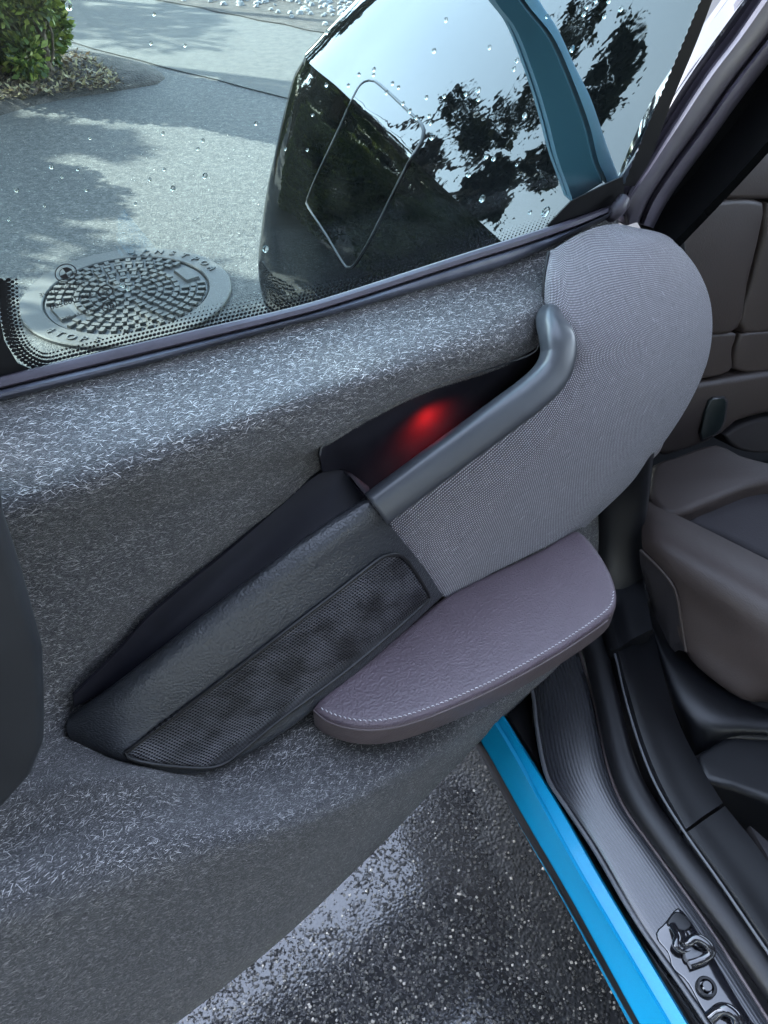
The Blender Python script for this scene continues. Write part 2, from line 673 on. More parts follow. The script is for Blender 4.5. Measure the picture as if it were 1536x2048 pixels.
def m_iron():
    t = NT('cast_iron')
    v = t.coords('Object')
    nz = t.noise(v, 6.0, 5, 0.6)
    fine = t.noise(v, 160.0, 3)
    c = t.ramp(nz, [(0.3, (0.018, 0.016, 0.014)), (0.7, (0.045, 0.042, 0.038))])
    c = t.mix(t.math('MULTIPLY', t.ramp(fine, [(0.5, 0.0), (0.7, 1.0)]), 0.4), c, (0.09, 0.075, 0.06))
    t.set(color=c, rough=t.math('MULTIPLY_ADD', nz, 0.3, 0.42), metal=0.0, spec=0.2, normal=t.bump(fine, 0.35, 0.002))
    return t.m


M = {}
M['asphalt'] = m_asphalt()
M['street'] = m_plain('old_street_asphalt', (0.036, 0.034, 0.030), 0.8, 0.2, 0.35, 16.0, 0.6, 180.0, 0.004)
M['verge'] = m_plain('verge_soil', (0.030, 0.025, 0.021), 0.9, 0.2, 0.5, 12.0, 0.8, 60.0, 0.02)
M['felt'] = m_felt()
M['fibre'] = m_fibre()
M['fabric'] = m_fabric()
M['leather'] = m_grain('plum_leather', (0.084, 0.063, 0.075), 0.42, 400.0, 0.6, 0.0016, 0.45)
M['leather_side'] = m_grain('brown_leather', (0.080, 0.062, 0.064), 0.5, 520.0, 0.3, 0.0008, 0.4)
M['seat'] = m_grain('seat_leather', (0.040, 0.030, 0.027), 0.5, 380.0, 0.3, 0.0008, 0.35)
M['seat_dark'] = m_grain('seat_fabric', (0.028, 0.025, 0.028), 0.7, 500.0, 0.4, 0.0008, 0.3)
M['thread'] = m_plain('pale_thread', (0.42, 0.40, 0.42), 0.6, 0.3, 0.2, 200.0)
M['pod'] = m_grain('grained_black_plastic', (0.024, 0.026, 0.030), 0.30, 420.0, 0.6, 0.0014, 0.5)
M['grip'] = m_plain('satin_grip', (0.038, 0.041, 0.047), 0.36, 0.5, 0.05, 14.0)
M['pocket'] = m_plain('smooth_dark_plastic', (0.010, 0.010, 0.015), 0.55, 0.25, 0.12, 60.0, 0.1, 1400.0, 0.0003)
M['cover'] = m_plain('charcoal_plastic', (0.014, 0.015, 0.017), 0.5, 0.45, 0.15, 20.0, 0.25, 900.0, 0.0004)
M['rubber'] = m_plain('black_rubber', (0.0045, 0.0045, 0.0055), 0.45, 0.35, 0.3, 25.0, 0.1, 500.0, 0.0004)
M['seal'] = m_plain('flocked_seal', (0.05, 0.044, 0.06), 0.55, 0.35, 0.15, 40.0, 0.25, 1200.0, 0.0004)
M['seal_hi'] = m_plain('seal_lip', (0.05, 0.053, 0.072), 0.4, 0.45, 0.15, 40.0, 0.15, 1200.0, 0.0004)
M['trim'] = m_plain('cabin_trim_plastic', (0.0035, 0.0038, 0.005), 0.42, 0.35, 0.2, 15.0, 0.2, 700.0, 0.0004)
M['trim_lip'] = m_plain('trim_edge', (0.06, 0.062, 0.068), 0.4, 0.5, 0.2, 30.0)
M['frame'] = m_plain('window_frame_trim', (0.042, 0.037, 0.048), 0.45, 0.4, 0.12, 30.0, 0.2, 900.0, 0.0004)
M['gloss_black'] = m_paint('gloss_black_trim', (0.006, 0.006, 0.008), 0.0, 0.1)
M['grille'] = m_grille()
M['kick'] = m_ribbed()
M['blue'] = m_paint('blue_accent_paint', (0.0, 0.205, 0.37), 0.0, 0.35, 0.12, 0.3)
M['body'] = m_paint('fluid_black_paint', (0.0012, 0.0014, 0.0015), 0.0, 0.15, 0.66, 0.0, 1.5, 1.5)
M['tail'] = m_paint('dark_tail_glass', (0.012, 0.016, 0.018), 0.0, 0.08, 1.0, 0.6, 1.5, 1.7)
M['pillar'] = m_plain('blue_grey_pillar', (0.075, 0.14, 0.19), 0.42, 0.5, 0.08, 12.0, 0.1, 900.0, 0.0003)
M['chrome'] = m_plain('bare_steel', (0.45, 0.45, 0.47), 0.25, 0.5, 0.2, 30.0, metal=1.0)
M['buckle'] = m_plain('belt_trim', (0.20, 0.18, 0.19), 0.5, 0.4, 0.1, 30.0)
M['lever'] = m_plain('seat_lever', (0.008, 0.014, 0.014), 0.3, 0.5, 0.2, 30.0)
M['glass'] = m_glass()
M['frit'] = m_plain('frit_ceramic', (0.008, 0.008, 0.009), 0.5, 0.3, 0.2, 30.0)
M['print'] = m_plain('glass_print', (0.02, 0.02, 0.022), 0.6, 0.2, 0.2, 30.0)
M['iron'] = m_iron()
M['iron_dark'] = m_plain('iron_pan', (0.014, 0.013, 0.012), 0.6, 0.4, 0.35, 25.0, 0.5, 200.0, 0.002)
M['bark'] = m_plain('bark', (0.07, 0.05, 0.035), 0.9, 0.2, 0.4, 20.0, 0.9, 50.0, 0.02)
M['green'] = m_leaf('thuja_leaf', [(0.0, (0.012, 0.022, 0.006)), (0.5, (0.055, 0.08, 0.012)), (0.85, (0.13, 0.15, 0.022)), (1.0, (0.22, 0.21, 0.05))])
M['dark_green'] = m_leaf('conifer_leaf', [(0.0, (0.007, 0.009, 0.004)), (0.6, (0.018, 0.020, 0.008)), (1.0, (0.045, 0.043, 0.02))])
M['straw'] = m_leaf('dry_leaf', [(0.0, (0.03, 0.018, 0.010)), (0.4, (0.08, 0.050, 0.028)), (0.75, (0.15, 0.115, 0.055)), (1.0, (0.26, 0.22, 0.12))], 0.7)
M['pebble'] = m_plain('pale_pebble', (0.12, 0.12, 0.12), 0.7, 0.3, 0.5, 9.0)
M['lawn'] = m_plain('dry_lawn', (0.07, 0.056, 0.033), 0.9, 0.2, 0.35, 4.0, 0.7, 60.0, 0.02)
M['dome'] = None
wt = NT('water')
wt.set(color=(1, 1, 1), trans=1.0, rough=0.0, ior=1.33)
M['water'] = wt.m
em = NT('red_ambient_lens')
em.set(color=(0.3, 0.0, 0.0), emit=(1.0, 0.01, 0.01), emit_s=0.4)
M['red'] = em.m

# ------------------------------------------------------------------ ground
R_ = 420.0
link('driveway', [(-R_, -R_, 0), (R_, -R_, 0), (R_, R_, 0), (-R_, R_, 0)], [(0, 1, 2, 3)], M['asphalt'], kind='structure')
# street beyond the joint line, then verge of soil and pebbles
j0, j1 = PZ(165, 92, 0), PZ(600, 205, 0)
jd = (j1 - j0).normalized()
jn = Vector((-jd.y, jd.x, 0))
if jn.y < 0:
    jn = -jn
e0, e1 = PZ(360, 0, 0), PZ(605, 65, 0)
width = max(0.8, ((e0 + e1) / 2 - j0).dot(jn))


def strip(name, a, b, z, m, n=60, wob=0.02, **kw):
    vs, fs = [], []
    for i in range(n + 1):
        t = -14 + 34 * i / n
        vs.append(j0 + jd * t + jn * (a + random.uniform(-wob, wob)) + UP * z)
        vs.append(j0 + jd * t + jn * (b + random.uniform(-wob, wob)) + UP * z)
    for i in range(n):
        fs.append((2 * i, 2 * i + 2, 2 * i + 3, 2 * i + 1))
    return link(name, vs, fs, m, None, smooth=False, **kw)


strip('street', 0.0, width, 0.006, M['street'], 120, 0.012, kind='structure')
strip('verge', width - 0.04, width + 1.9, 0.012, M['verge'], 120, 0.03, kind='structure')
strip('lawn', width + 1.8, width + 40.0, 0.018, M['lawn'], 60, 0.03, kind='structure')


def scatter_mesh(name, pts, size, m, flat=0.5, seg=5, **kw):
    vs, fs = [], []
    for p in pts:
        r = size * random.uniform(0.5, 1.3)
        b = len(vs)
        ph = random.uniform(0, 6.28)
        ring = []
        for k in range(seg):
            a = ph + 6.283 * k / seg
            rr = r * random.uniform(0.75, 1.15)
            vs.append((p[0] + rr * math.cos(a), p[1] + rr * math.sin(a), p[2] - r * 0.2))
        for k in range(seg):
            a = ph + 6.283 * (k + 0.5) / seg
            rr = r * 0.6 * random.uniform(0.75, 1.15)
            vs.append((p[0] + rr * math.cos(a), p[1] + rr * math.sin(a), p[2] + r * flat * random.uniform(0.7, 1.1)))
        for k in range(seg):
            k2 = (k + 1) % seg
            fs.append((b + k, b + k2, b + seg + k))
            fs.append((b + k2, b + seg + k2, b + seg + k))
        fs.append(tuple(b + seg + k for k in range(seg)))
    return link(name, vs, fs, m, None, smooth=False, **kw)


pts = []
for i in range(2600):
    t = random.uniform(-3, 5)
    n_ = random.uniform(0.0, 1.0) ** 0.7 * 1.7
    if random.random() < 0.35 + 0.6 * (n_ > 0.55):
        p = j0 + jd * t + jn * (width + 0.05 + n_)
        pts.append((p.x, p.y, 0.02))
scatter_mesh('pebble_gravel', pts, 0.035, M['pebble'], kind='stuff', label='pale pebbles scattered along the verge beyond the street', category='gravel')

mc0 = PZ(256, 592, 0.0)
# bright aggregate standing proud of the wet tarmac near the sill
pts = []
for i in range(4000):
    px, py = random.uniform(250, 1300), random.triangular(1500, 2130, 2100)
    p = PZ(px, py, 0.0)
    pts.append((p.x, p.y, 0.0005))
for i in range(2600):  # farther bright stones imitate the sparkle of wet tarmac
    p = PZ(random.uniform(-20, 600), random.uniform(230, 760), 0.0)
    if (p - mc0).length > 0.43:
        pts.append((p.x, p.y, 0.001 + 0.0006))
agg = NT('aggregate_stone')
gi = agg.n('ShaderNodeNewGeometry')
agg.set(color=agg.ramp(gi.outputs['Random Per Island'], [(0.0, (0.008, 0.008, 0.009)), (0.45, (0.02, 0.02, 0.021)), (0.8, (0.06, 0.058, 0.055)), (1.0, (0.26, 0.245, 0.225))]), rough=0.35, spec=0.6)
scatter_mesh('asphalt_aggregate', pts, 0.0027, agg.m, 0.55, 4, kind='stuff', label='small stones in the wet asphalt beside the sill, farther ones imitating wet sparkle', category='gravel')

# ------------------------------------------------------------------ manhole cover
mc = PZ(256, 592, 0.0)
RM = 0.415
man = empty('manhole_cover', mc, label='round cast iron manhole cover set in the driveway, seen through the window', category='manhole cover')


def ring_mesh(name, r0, r1, z0, z1, m, parent, n=96):
    vs = []
    bev = 0.004
    for r, z in ((r0, z0), (r0, z1 - bev), (r0 + bev, z1), (r1 - bev, z1), (r1, z1 - bev), (r1, z0)):
        for k in range(n):
            a = 2 * math.pi * k / n
            vs.append(mc + Vector((r * math.cos(a), r * math.sin(a), z)))
    fs = []
    for q in range(5):
        for k in range(n):
            fs.append((q * n + k, q * n + (k + 1) % n, (q + 1) * n + (k + 1) % n, (q + 1) * n + k))
    return link(name, vs, [f[::-1] for f in fs], m, parent)


ring_mesh('outer_ring', 0.326, RM, -0.02, 0.016, M['iron'], man)
vs = [mc + Vector((0.318 * math.cos(2 * math.pi * k / 72), 0.318 * math.sin(2 * math.pi * k / 72), 0.007)) for k in range(72)]
vb = [v - Vector((0, 0, 0.02)) for v in vs]
pan = link('cover_plate', vs + vb, [tuple(range(72))] + [(k, 72 + k, 72 + (k + 1) % 72, (k + 1) % 72) for k in range(72)], M['iron_dark'], man)


def box_mesh(name, sx, sy, sz, bev, m):
    bm = bmesh.new()
    bmesh.ops.create_cube(bm, size=1.0)
    for v in bm.verts:
        v.co.x *= sx
        v.co.y *= sy
        v.co.z *= sz
        if v.co.z > 0:
            v.co.x *= 1 - bev
            v.co.y *= 1 - bev
    me = bpy.data.meshes.new(name)
    bm.to_mesh(me)
    bm.free()
    me.materials.append(m)
    return me


blk = box_mesh('tread_block', 0.034, 0.021, 0.014, 0.14, M['iron'])
cnt = 0
slots = [(math.radians(38), 0.265), (math.radians(218), 0.265)]
for ri in range(9):
    r = 0.034 + ri * 0.0328
    k = max(5, int(2 * math.pi * r / 0.044))
    for q in range(k):
        a = 2 * math.pi * (q + 0.5 * (ri % 2)) / k
        if any(abs((a - sa + math.pi) % (2 * math.pi) - math.pi) * r < 0.075 and abs(r - sr) < 0.045 for sa, sr in slots):
            continue
        o = bpy.data.objects.new('tread_block', blk)
        COL.objects.link(o)
        o.parent = man
        o.location = (r * math.cos(a), r * math.sin(a), 0.0125)
        o.rotation_euler = (0, 0, a + (math.pi / 2 if ri % 2 else 0.0))
        cnt += 1
pad = box_mesh('pick_slot_pad', 0.125, 0.06, 0.014, 0.1, M['iron'])
for sa, sr in slots:
    o = bpy.data.objects.new('pick_slot_pad', pad)
    COL.objects.link(o)
    o.parent = man
    o.location = (sr * math.cos(sa), sr * math.sin(sa), 0.0128)
    o.rotation_euler = (0, 0, sa + math.pi / 2)


def text_mesh(s, size, depth=0.0):
    cu = bpy.data.curves.new('lettering', 'FONT')
    cu.body = s
    cu.size = size
    cu.extrude = depth
    cu.align_x = 'CENTER'
    cu.align_y = 'CENTER'
    ob = bpy.data.objects.new('lettering', cu)
    COL.objects.link(ob)
    bpy.context.view_layer.update()
    me = bpy.data.meshes.new_from_object(ob)
    bpy.data.objects.remove(ob)
    return me


for s_, base, step, rr, size in (('UPNSTPOA', 101, -9.5, 0.372, 0.05), ('4TOPS', 235, 8, 0.374, 0.05), ('MAR', 98, -5.5, 0.342, 0.026)):
    for i, ch in enumerate(s_):
        me = text_mesh(ch, size, 0.003)
        me.materials.append(M['iron_dark'])
        a = math.radians(base + step * i)
        o = bpy.data.objects.new('letter', me)
        COL.objects.link(o)
        o.parent = man
        o.location = (rr * math.cos(a), rr * math.sin(a), 0.0175)
        o.rotation_euler = (0, 0, a - math.pi / 2 if base < 180 else a + math.pi / 2)

# ------------------------------------------------------------------ plants
def leaf_cloud(centres, size, count, aspect=2.2, droop=0.0):
    vs, fs = [], []
    for (c, rad) in centres:
        n = int(count)
        for _ in range(n):
            d = Vector((random.gauss(0, 1), random.gauss(0, 1), random.gauss(0, 1))).normalized()
            p = Vector(c) + Vector((d.x * rad[0], d.y * rad[1], d.z * rad[2])) * (random.random() ** 0.33)
            a = (d + Vector((random.gauss(0, .5), random.gauss(0, .5), random.gauss(0.3, .5) - droop))).normalized()
            b = a.cross(Vector((random.gauss(0, 1), random.gauss(0, 1), random.gauss(0, 1)))).normalized()
            L = size * random.uniform(0.6, 1.4)
            w_ = L / aspect
            k = len(vs)
            vs += [p, p + a * L * 0.55 + b * w_ * 0.5, p + a * L, p + a * L * 0.55 - b * w_ * 0.5]
            fs.append((k, k + 1, k + 2, k + 3))
    return vs, fs


def trunk_mesh(base, top, r0, r1, n=8, seg=7, bend=0.05):
    base, top = Vector(base), Vector(top)
    vs, fs = [], []
    for i in range(seg + 1):
        t = i / seg
        c = base.lerp(top, t) + Vector((math.sin(t * 5) * bend, math.cos(t * 4) * bend - bend, 0))
        r = r0 + (r1 - r0) * t
        for k in range(n):
            a = 2 * math.pi * k / n
            vs.append(c + Vector((r * math.cos(a), r * math.sin(a), 0)))
    fs = grid_faces(seg + 1, n, wrap=True)
    return vs, fs


sb = PZ(92, 165, 0.0)
shrub = empty('thuja_shrub', sb, label='bushy green thuja with a thin bare trunk at the driveway edge, left of the street', category='shrub')
cl = []
for i in range(150):
    a = random.uniform(0, 6.283)
    z = random.uniform(0.10, 2.0) if i > 60 else random.uniform(0.10, 0.9)
    rr = (0.50 if z > 0.35 else 0.38) * math.sqrt(random.random()) * (1.0 if z < 1.6 else 0.7)
    c = sb + Vector((rr * math.cos(a) - 0.22, rr * math.sin(a) + 0.1, z + 0.12))
    cl.append((c, (0.11, 0.11, 0.16)))
v, f = leaf_cloud(cl, 0.055, 300, 2.0)
link('foliage', v, f, M['green'], shrub, smooth=False)
v, f = trunk_mesh(sb + Vector((0.04, 0, 0)), sb + Vector((-0.05, 0.1, 2.0)), 0.028, 0.012)
link('trunk', v, f, M['bark'], shrub)
for i in range(7):
    a = random.uniform(0, 6.28)
    v, f = trunk_mesh(sb + Vector((0.02, 0.02, 0.05 + 0.05 * i)), sb + Vector((0.35 * math.cos(a) - 0.1, 0.35 * math.sin(a), 0.7 + 0.1 * i)), 0.012, 0.004, 6, 5)
    link('branch', v, f, M['bark'], shrub)

# litter bed round the shrub foot
bed_px = [(-120, 150), (-60, 245), (70, 212), (140, 198), (230, 184), (330, 165), (320, 140), (260, 118), (170, 100), (60, 90), (-80, 60)]
bed = [PZ(x, y, 0.0) for x, y in bed_px]
slab('planting_bed', bed, UP, [(0.25, 0.05), (0.12, 0.035), (0.03, 0.012), (0.0, -0.01)], M['verge'], None, 40, kind='structure')


def in_poly(x, y, poly):
    c = False
    j = len(poly) - 1
    for i in range(len(poly)):
        if (poly[i][1] > y) != (poly[j][1] > y) and x < (poly[j][0] - poly[i][0]) * (y - poly[i][1]) / (poly[j][1] - poly[i][1]) + poly[i][0]:
            c = not c
        j = i
    return c


vs, fs = [], []
lit_px = [(-60, 225), (70, 208), (140, 196), (255, 184), (230, 160), (160, 118), (100, 120), (-60, 130)]
for i in range(3200):
    for _ in range(20):
        px, py = random.uniform(-60, 260), random.uniform(90, 240)
        if in_poly(px, py, lit_px):
            break
    p = PZ(px, py, 0.0) + UP * random.uniform(0.03, 0.07)
    a = random.uniform(0, 6.28)
    d = Vector((math.cos(a), math.sin(a), random.uniform(-0.2, 0.9))).normalized()
    b = d.cross(Vector((random.gauss(0, .5), random.gauss(0, .5), 1))).normalized()
    L = random.uniform(0.02, 0.06)
    w_ = L * random.uniform(0.15, 0.55)
    k = len(vs)
    vs += [p, p + d * L * .5 + b * w_ * .5, p + d * L, p + d * L * .5 - b * w_ * .5]
    fs.append((k, k + 1, k + 2, k + 3))
link('leaf_litter', vs, fs, M['straw'], None, smooth=False, kind='stuff', label='dry straw and fallen leaves under the shrub', category='leaf litter')


for k_, (x, y, lb) in enumerate(((-3.3, 4.8, 'green thuja next along the row from the bare trunked one'), (-3.95, 4.0, 'middle green thuja of the row left of the drive'), (-4.5, 3.2, 'green thuja near the end of the row'), (-5.0, 2.4, 'last green thuja of the row, nearest the viewer'))):
    c_ = shrub.copy()
    COL.objects.link(c_)
    c_.location = (x, y, 0.0)
    c_.rotation_euler = (0, 0, 1.3 * (k_ + 1))
    c_.scale = (0.9, 0.9, 0.62 + 0.05 * k_)
    c_['label'] = lb
    c_['group'] = 'thuja shrubs along the drive'
    for ch in list(shrub.children):
        d_ = ch.copy()
        COL.objects.link(d_)
        d_.parent = c_
shrub['group'] = 'thuja shrubs along the drive'


def tree(x, y, h, cr, n_cl, label, leaf=0.2, count=120, low=0.06, trunk_r=0.09):
    base = Vector((x, y, 0))
    t = empty('conifer_tree', base, label=label, category='tree')
    v, f = trunk_mesh(base, base + Vector((0.1, 0.1, h * 0.95)), trunk_r, 0.02, 9, 9, 0.06)
    link('trunk', v, f, M['bark'], t)
    cl = []
    for i in range(n_cl):
        u = random.random()
        z = h * (low + (1 - low) * u)
        rr = cr * (1 - 0.75 * u) * math.sqrt(random.random())
        a = random.uniform(0, 6.283)
        c = base + Vector((rr * math.cos(a), rr * math.sin(a), z))
        s_ = cr * random.uniform(0.16, 0.34)
        cl.append((c, (s_, s_, s_ * 0.55)))
    v, f = leaf_cloud(cl, leaf, count, 2.6, 0.2)
    link('crown', v, f, M['dark_green'], t, smooth=False)
    return t


# trees out of frame; left ones mirror in the flank, shade drive and door
TREES = [(-6.9, 5.4, 4.6, 0.55, 18), (-8.6, 10.4, 5.0, 1.5, 34), (-5.6, 3.3, 5.6, 1.5, 50), (-7.4, 3.4, 6.8, 1.7, 50), (-6.6, 0.6, 5.0, 1.5, 36), (-11.5, 7.0, 5.2, 1.7, 34), (-10.5, 11.5, 4.6, 1.7, 34), (-6.8, -2.2, 6.0, 1.5, 26),  # the ones beside the drive are placed to keep sun off the door
         (-3.2, -3.3, 8.0, 2.1, 90), (-0.6, -3.6, 9.0, 2.3, 110), (2.4, -3.4, 9.0, 2.3, 110), (5.2, -2.4, 8.0, 2.2, 90),  # unseen, added behind the viewer to block low sky light from the door
         (-6.9, 10.5, 8.3, 1.05, 5), (-5.7, 8.0, 7.65, 0.75, 4), (-5.7, 14.9, 7.6, 1.7, 40), (-4.3, 11.1, 6.4, 0.8, 22), (-7.4, 6.3, 4.4, 0.35, 14), (-8.2, 7.4, 5.0, 0.4, 16), (-5.6, 7.4, 6.6, 0.45, 7)]
TL = ['short conifer nearest the driveway shrub', 'tall conifer behind the short ones', 'low conifer beside the drive, placed to shade the door', 'broad conifer beside the low one, placed to shade the door', 'young conifer level with the car, placed for shade', 'tallest conifer far left', 'tall conifer farthest along the street', 'conifer behind the viewer on the left', 'round conifer added behind the viewer to block sky light', 'thick conifer added behind the viewer to block sky light', 'thick conifer added beyond the car bonnet to block sky light', 'last conifer added beyond the car to block sky light', 'tall bare-trunked pine behind the shrubs', 'shorter bare-trunked pine behind the shrubs', 'broad dark conifer far up the street', 'dense dark conifer standing before the broad one', 'thin pole-like conifer left of the drive', 'second thin conifer a little farther left', 'slim sparse conifer just behind the shrubs']
for k_ in range(9):
    TREES.append((-12.5 - 0.5 * k_ + random.uniform(-.5, .5), 5.0 + 2.2 * k_, random.uniform(3.6, 5.0), 2.0, 46))
    TL.append(['first', 'second', 'third', 'fourth', 'fifth', 'sixth', 'seventh', 'eighth', 'ninth'][k_] + ' conifer of the row left of the drive')
for (x, y, h, cr, n_), lb in zip(TREES, TL):
    tree(x, y, h, cr, n_, lb + ', outside the frame', count=280 if h in (8.3, 7.65, 7.6, 6.4, 6.6) else 120, low=0.74 if h in (8.3, 7.65) else 0.06)

# ------------------------------------------------------------------ the car
car = empty('parked_car', CAR(0.35, -1.45, 0.0), label='black car with bright blue sill, its rear coach door standing wide open', category='car')

# ---- rear quarter panel behind the door
qp_rows = [
    [(0.70, -0.60, 0.24), (1.2, -0.58, 0.24), (1.8, -0.57, 0.24), (2.05, -0.58, 0.24), (2.20, -0.68, 0.24), (2.28, -0.95, 0.24)],
    [(0.70, -0.54, 0.45), (1.2, -0.52, 0.45), (1.8, -0.515, 0.45), (2.06, -0.53, 0.45), (2.22, -0.64, 0.45), (2.30, -0.95, 0.45)],
    [(0.70, -0.545, 0.65), (1.2, -0.53, 0.65), (1.8, -0.535, 0.65), (2.05, -0.56, 0.65), (2.20, -0.67, 0.65), (2.28, -0.95, 0.65)],
    [(0.70, -0.565, 0.82), (1.2, -0.57, 0.82), (1.8, -0.585, 0.82), (2.04, -0.61, 0.82), (2.18, -0.72, 0.82), (2.25, -0.98, 0.82)],
    [(0.70, -0.592, 0.94), (1.2, -0.615, 0.95), (1.75, -0.645, 0.96), (2.03, -0.665, 0.97), (2.16, -0.76, 0.97), (2.23, -1.0, 0.97)],
    [(0.70, -0.605, 0.985), (1.2, -0.636, 0.995), (1.74, -0.672, 1.01), (2.02, -0.695, 1.015), (2.15, -0.79, 1.015), (2.21, -1.0, 1.015)],
    [(0.70, -0.6085, 0.998), (1.2, -0.6395, 1.008), (1.74, -0.6755, 1.023), (2.02, -0.6985, 1.028), (2.14, -0.80, 1.028), (2.20, -1.0, 1.028)],
    [(0.70, -0.665, 1.05), (1.2, -0.695, 1.06), (1.74, -0.735, 1.075), (2.01, -0.76, 1.08), (2.11, -0.84, 1.08), (2.17, -1.0, 1.08)],
    [(0.70, -0.80, 1.18), (1.2, -0.83, 1.19), (1.72, -0.87, 1.20), (1.95, -0.89, 1.20), (2.05, -0.94, 1.20), (2.10, -1.05, 1.20)],
    [(0.70, -0.97, 1.38), (1.2, -0.99, 1.38), (1.6, -1.02, 1.38), (1.80, -1.03, 1.38), (1.90, -1.08, 1.38), (1.95, -1.15, 1.38)],
    [(0.70, -1.10, 1.56), (1.2, -1.11, 1.56), (1.5, -1.13, 1.55), (1.62, -1.14, 1.54), (1.72, -1.18, 1.52), (1.76, -1.22, 1.50)],
]
Gq = np.stack([catmull([CAR(*p) for p in r], 60) for r in qp_rows])
fine_rows = []
for a in range(len(Gq) - 1):
    pass
Gq = np.concatenate([np.stack([catmull(Gq[:7, j], 40) for j in range(60)], 1), np.stack([catmull(Gq[6:, j], 34) for j in range(60)], 1)[1:]])
v, f, uv = thicken(Gq, -N * 0.02)
quarter = link('quarter_panel', v, f, M['body'], car, uvs=uv, sharp=15)
qb = bvh_of(quarter)

# charging flap in the quarter panel, with the dark joint round it
fl_px = [(740, 161), (755, 166), (833, 238), (846, 254), (848, 264), (843, 284), (818, 325), (781, 398), (742, 476), (712, 526), (701, 536), (692, 532), (651, 465), (617, 414), (614, 405), (618, 392), (632, 357), (672, 272), (708, 194), (724, 168)]
flap, Gf, Nf = patch_on('charge_flap', qb, fl_px, M['body'], quarter, ang=math.radians(30), off=0.0016, rows=36, cols=30, lip=0.002, sharp=60)
loop = catmull(fl_px, 90, closed=True)
pth = []
for x, y in loop:
    p, nn = cast(qb, x, y)
    if p is not None:
        pth.append(p + nn * 0.001)
pth.append(pth[0])
sweep('flap_joint', pth, superellipse(0.0034, 0.0026, 2, 8), UP, M['rubber'], quarter, n=0, closed_caps=False)

# blue-grey pillar strip standing over the panel behind the glass
Lc = [(970, -40), (984, 0), (1026, 57), (1063, 151), (1089, 234), (1109, 313), (1133, 380), (1140, 401)]
Mc = [(1028, -40), (1042, 0), (1099, 73), (1135, 151), (1172, 250), (1190, 323), (1203, 352), (1208, 367)]
Rc = [(1064, -40), (1078, 0), (1115, 57), (1151, 135), (1182, 198), (1214, 292), (1232, 340), (1239, 356)]


def gl_plane(px, py, off=0.0):
    # plane of the window glass: leans towards the cabin with height
    n = (W - UP * 0.25).normalized()
    return on_plane(px, py, H + W * (-0.012) + n * off, n)


GN = (W - UP * 0.25).normalized()
pil = empty('pillar_strip', gl_plane(1130, 200, -0.04), car)
loft('front_face', [[gl_plane(x, y, -0.035) for x, y in Lc], [gl_plane(x + 6, y + 1, -0.026) for x, y in Lc], [gl_plane(x - 6, y, -0.02) for x, y in Mc], [gl_plane(x - 2, y, -0.026) for x, y in Mc]], M['pillar'], pil, 30, 0, -GN * 0.012)
loft('side_face', [[gl_plane(x + 3, y, -0.026) for x, y in Mc], [gl_plane(x + 7, y, -0.022) for x, y in Mc], [gl_plane(x - 4, y, -0.03) for x, y in Rc], [gl_plane(x, y, -0.042) for x, y in Rc]], M['pillar'], pil, 30, 0, -GN * 0.012)

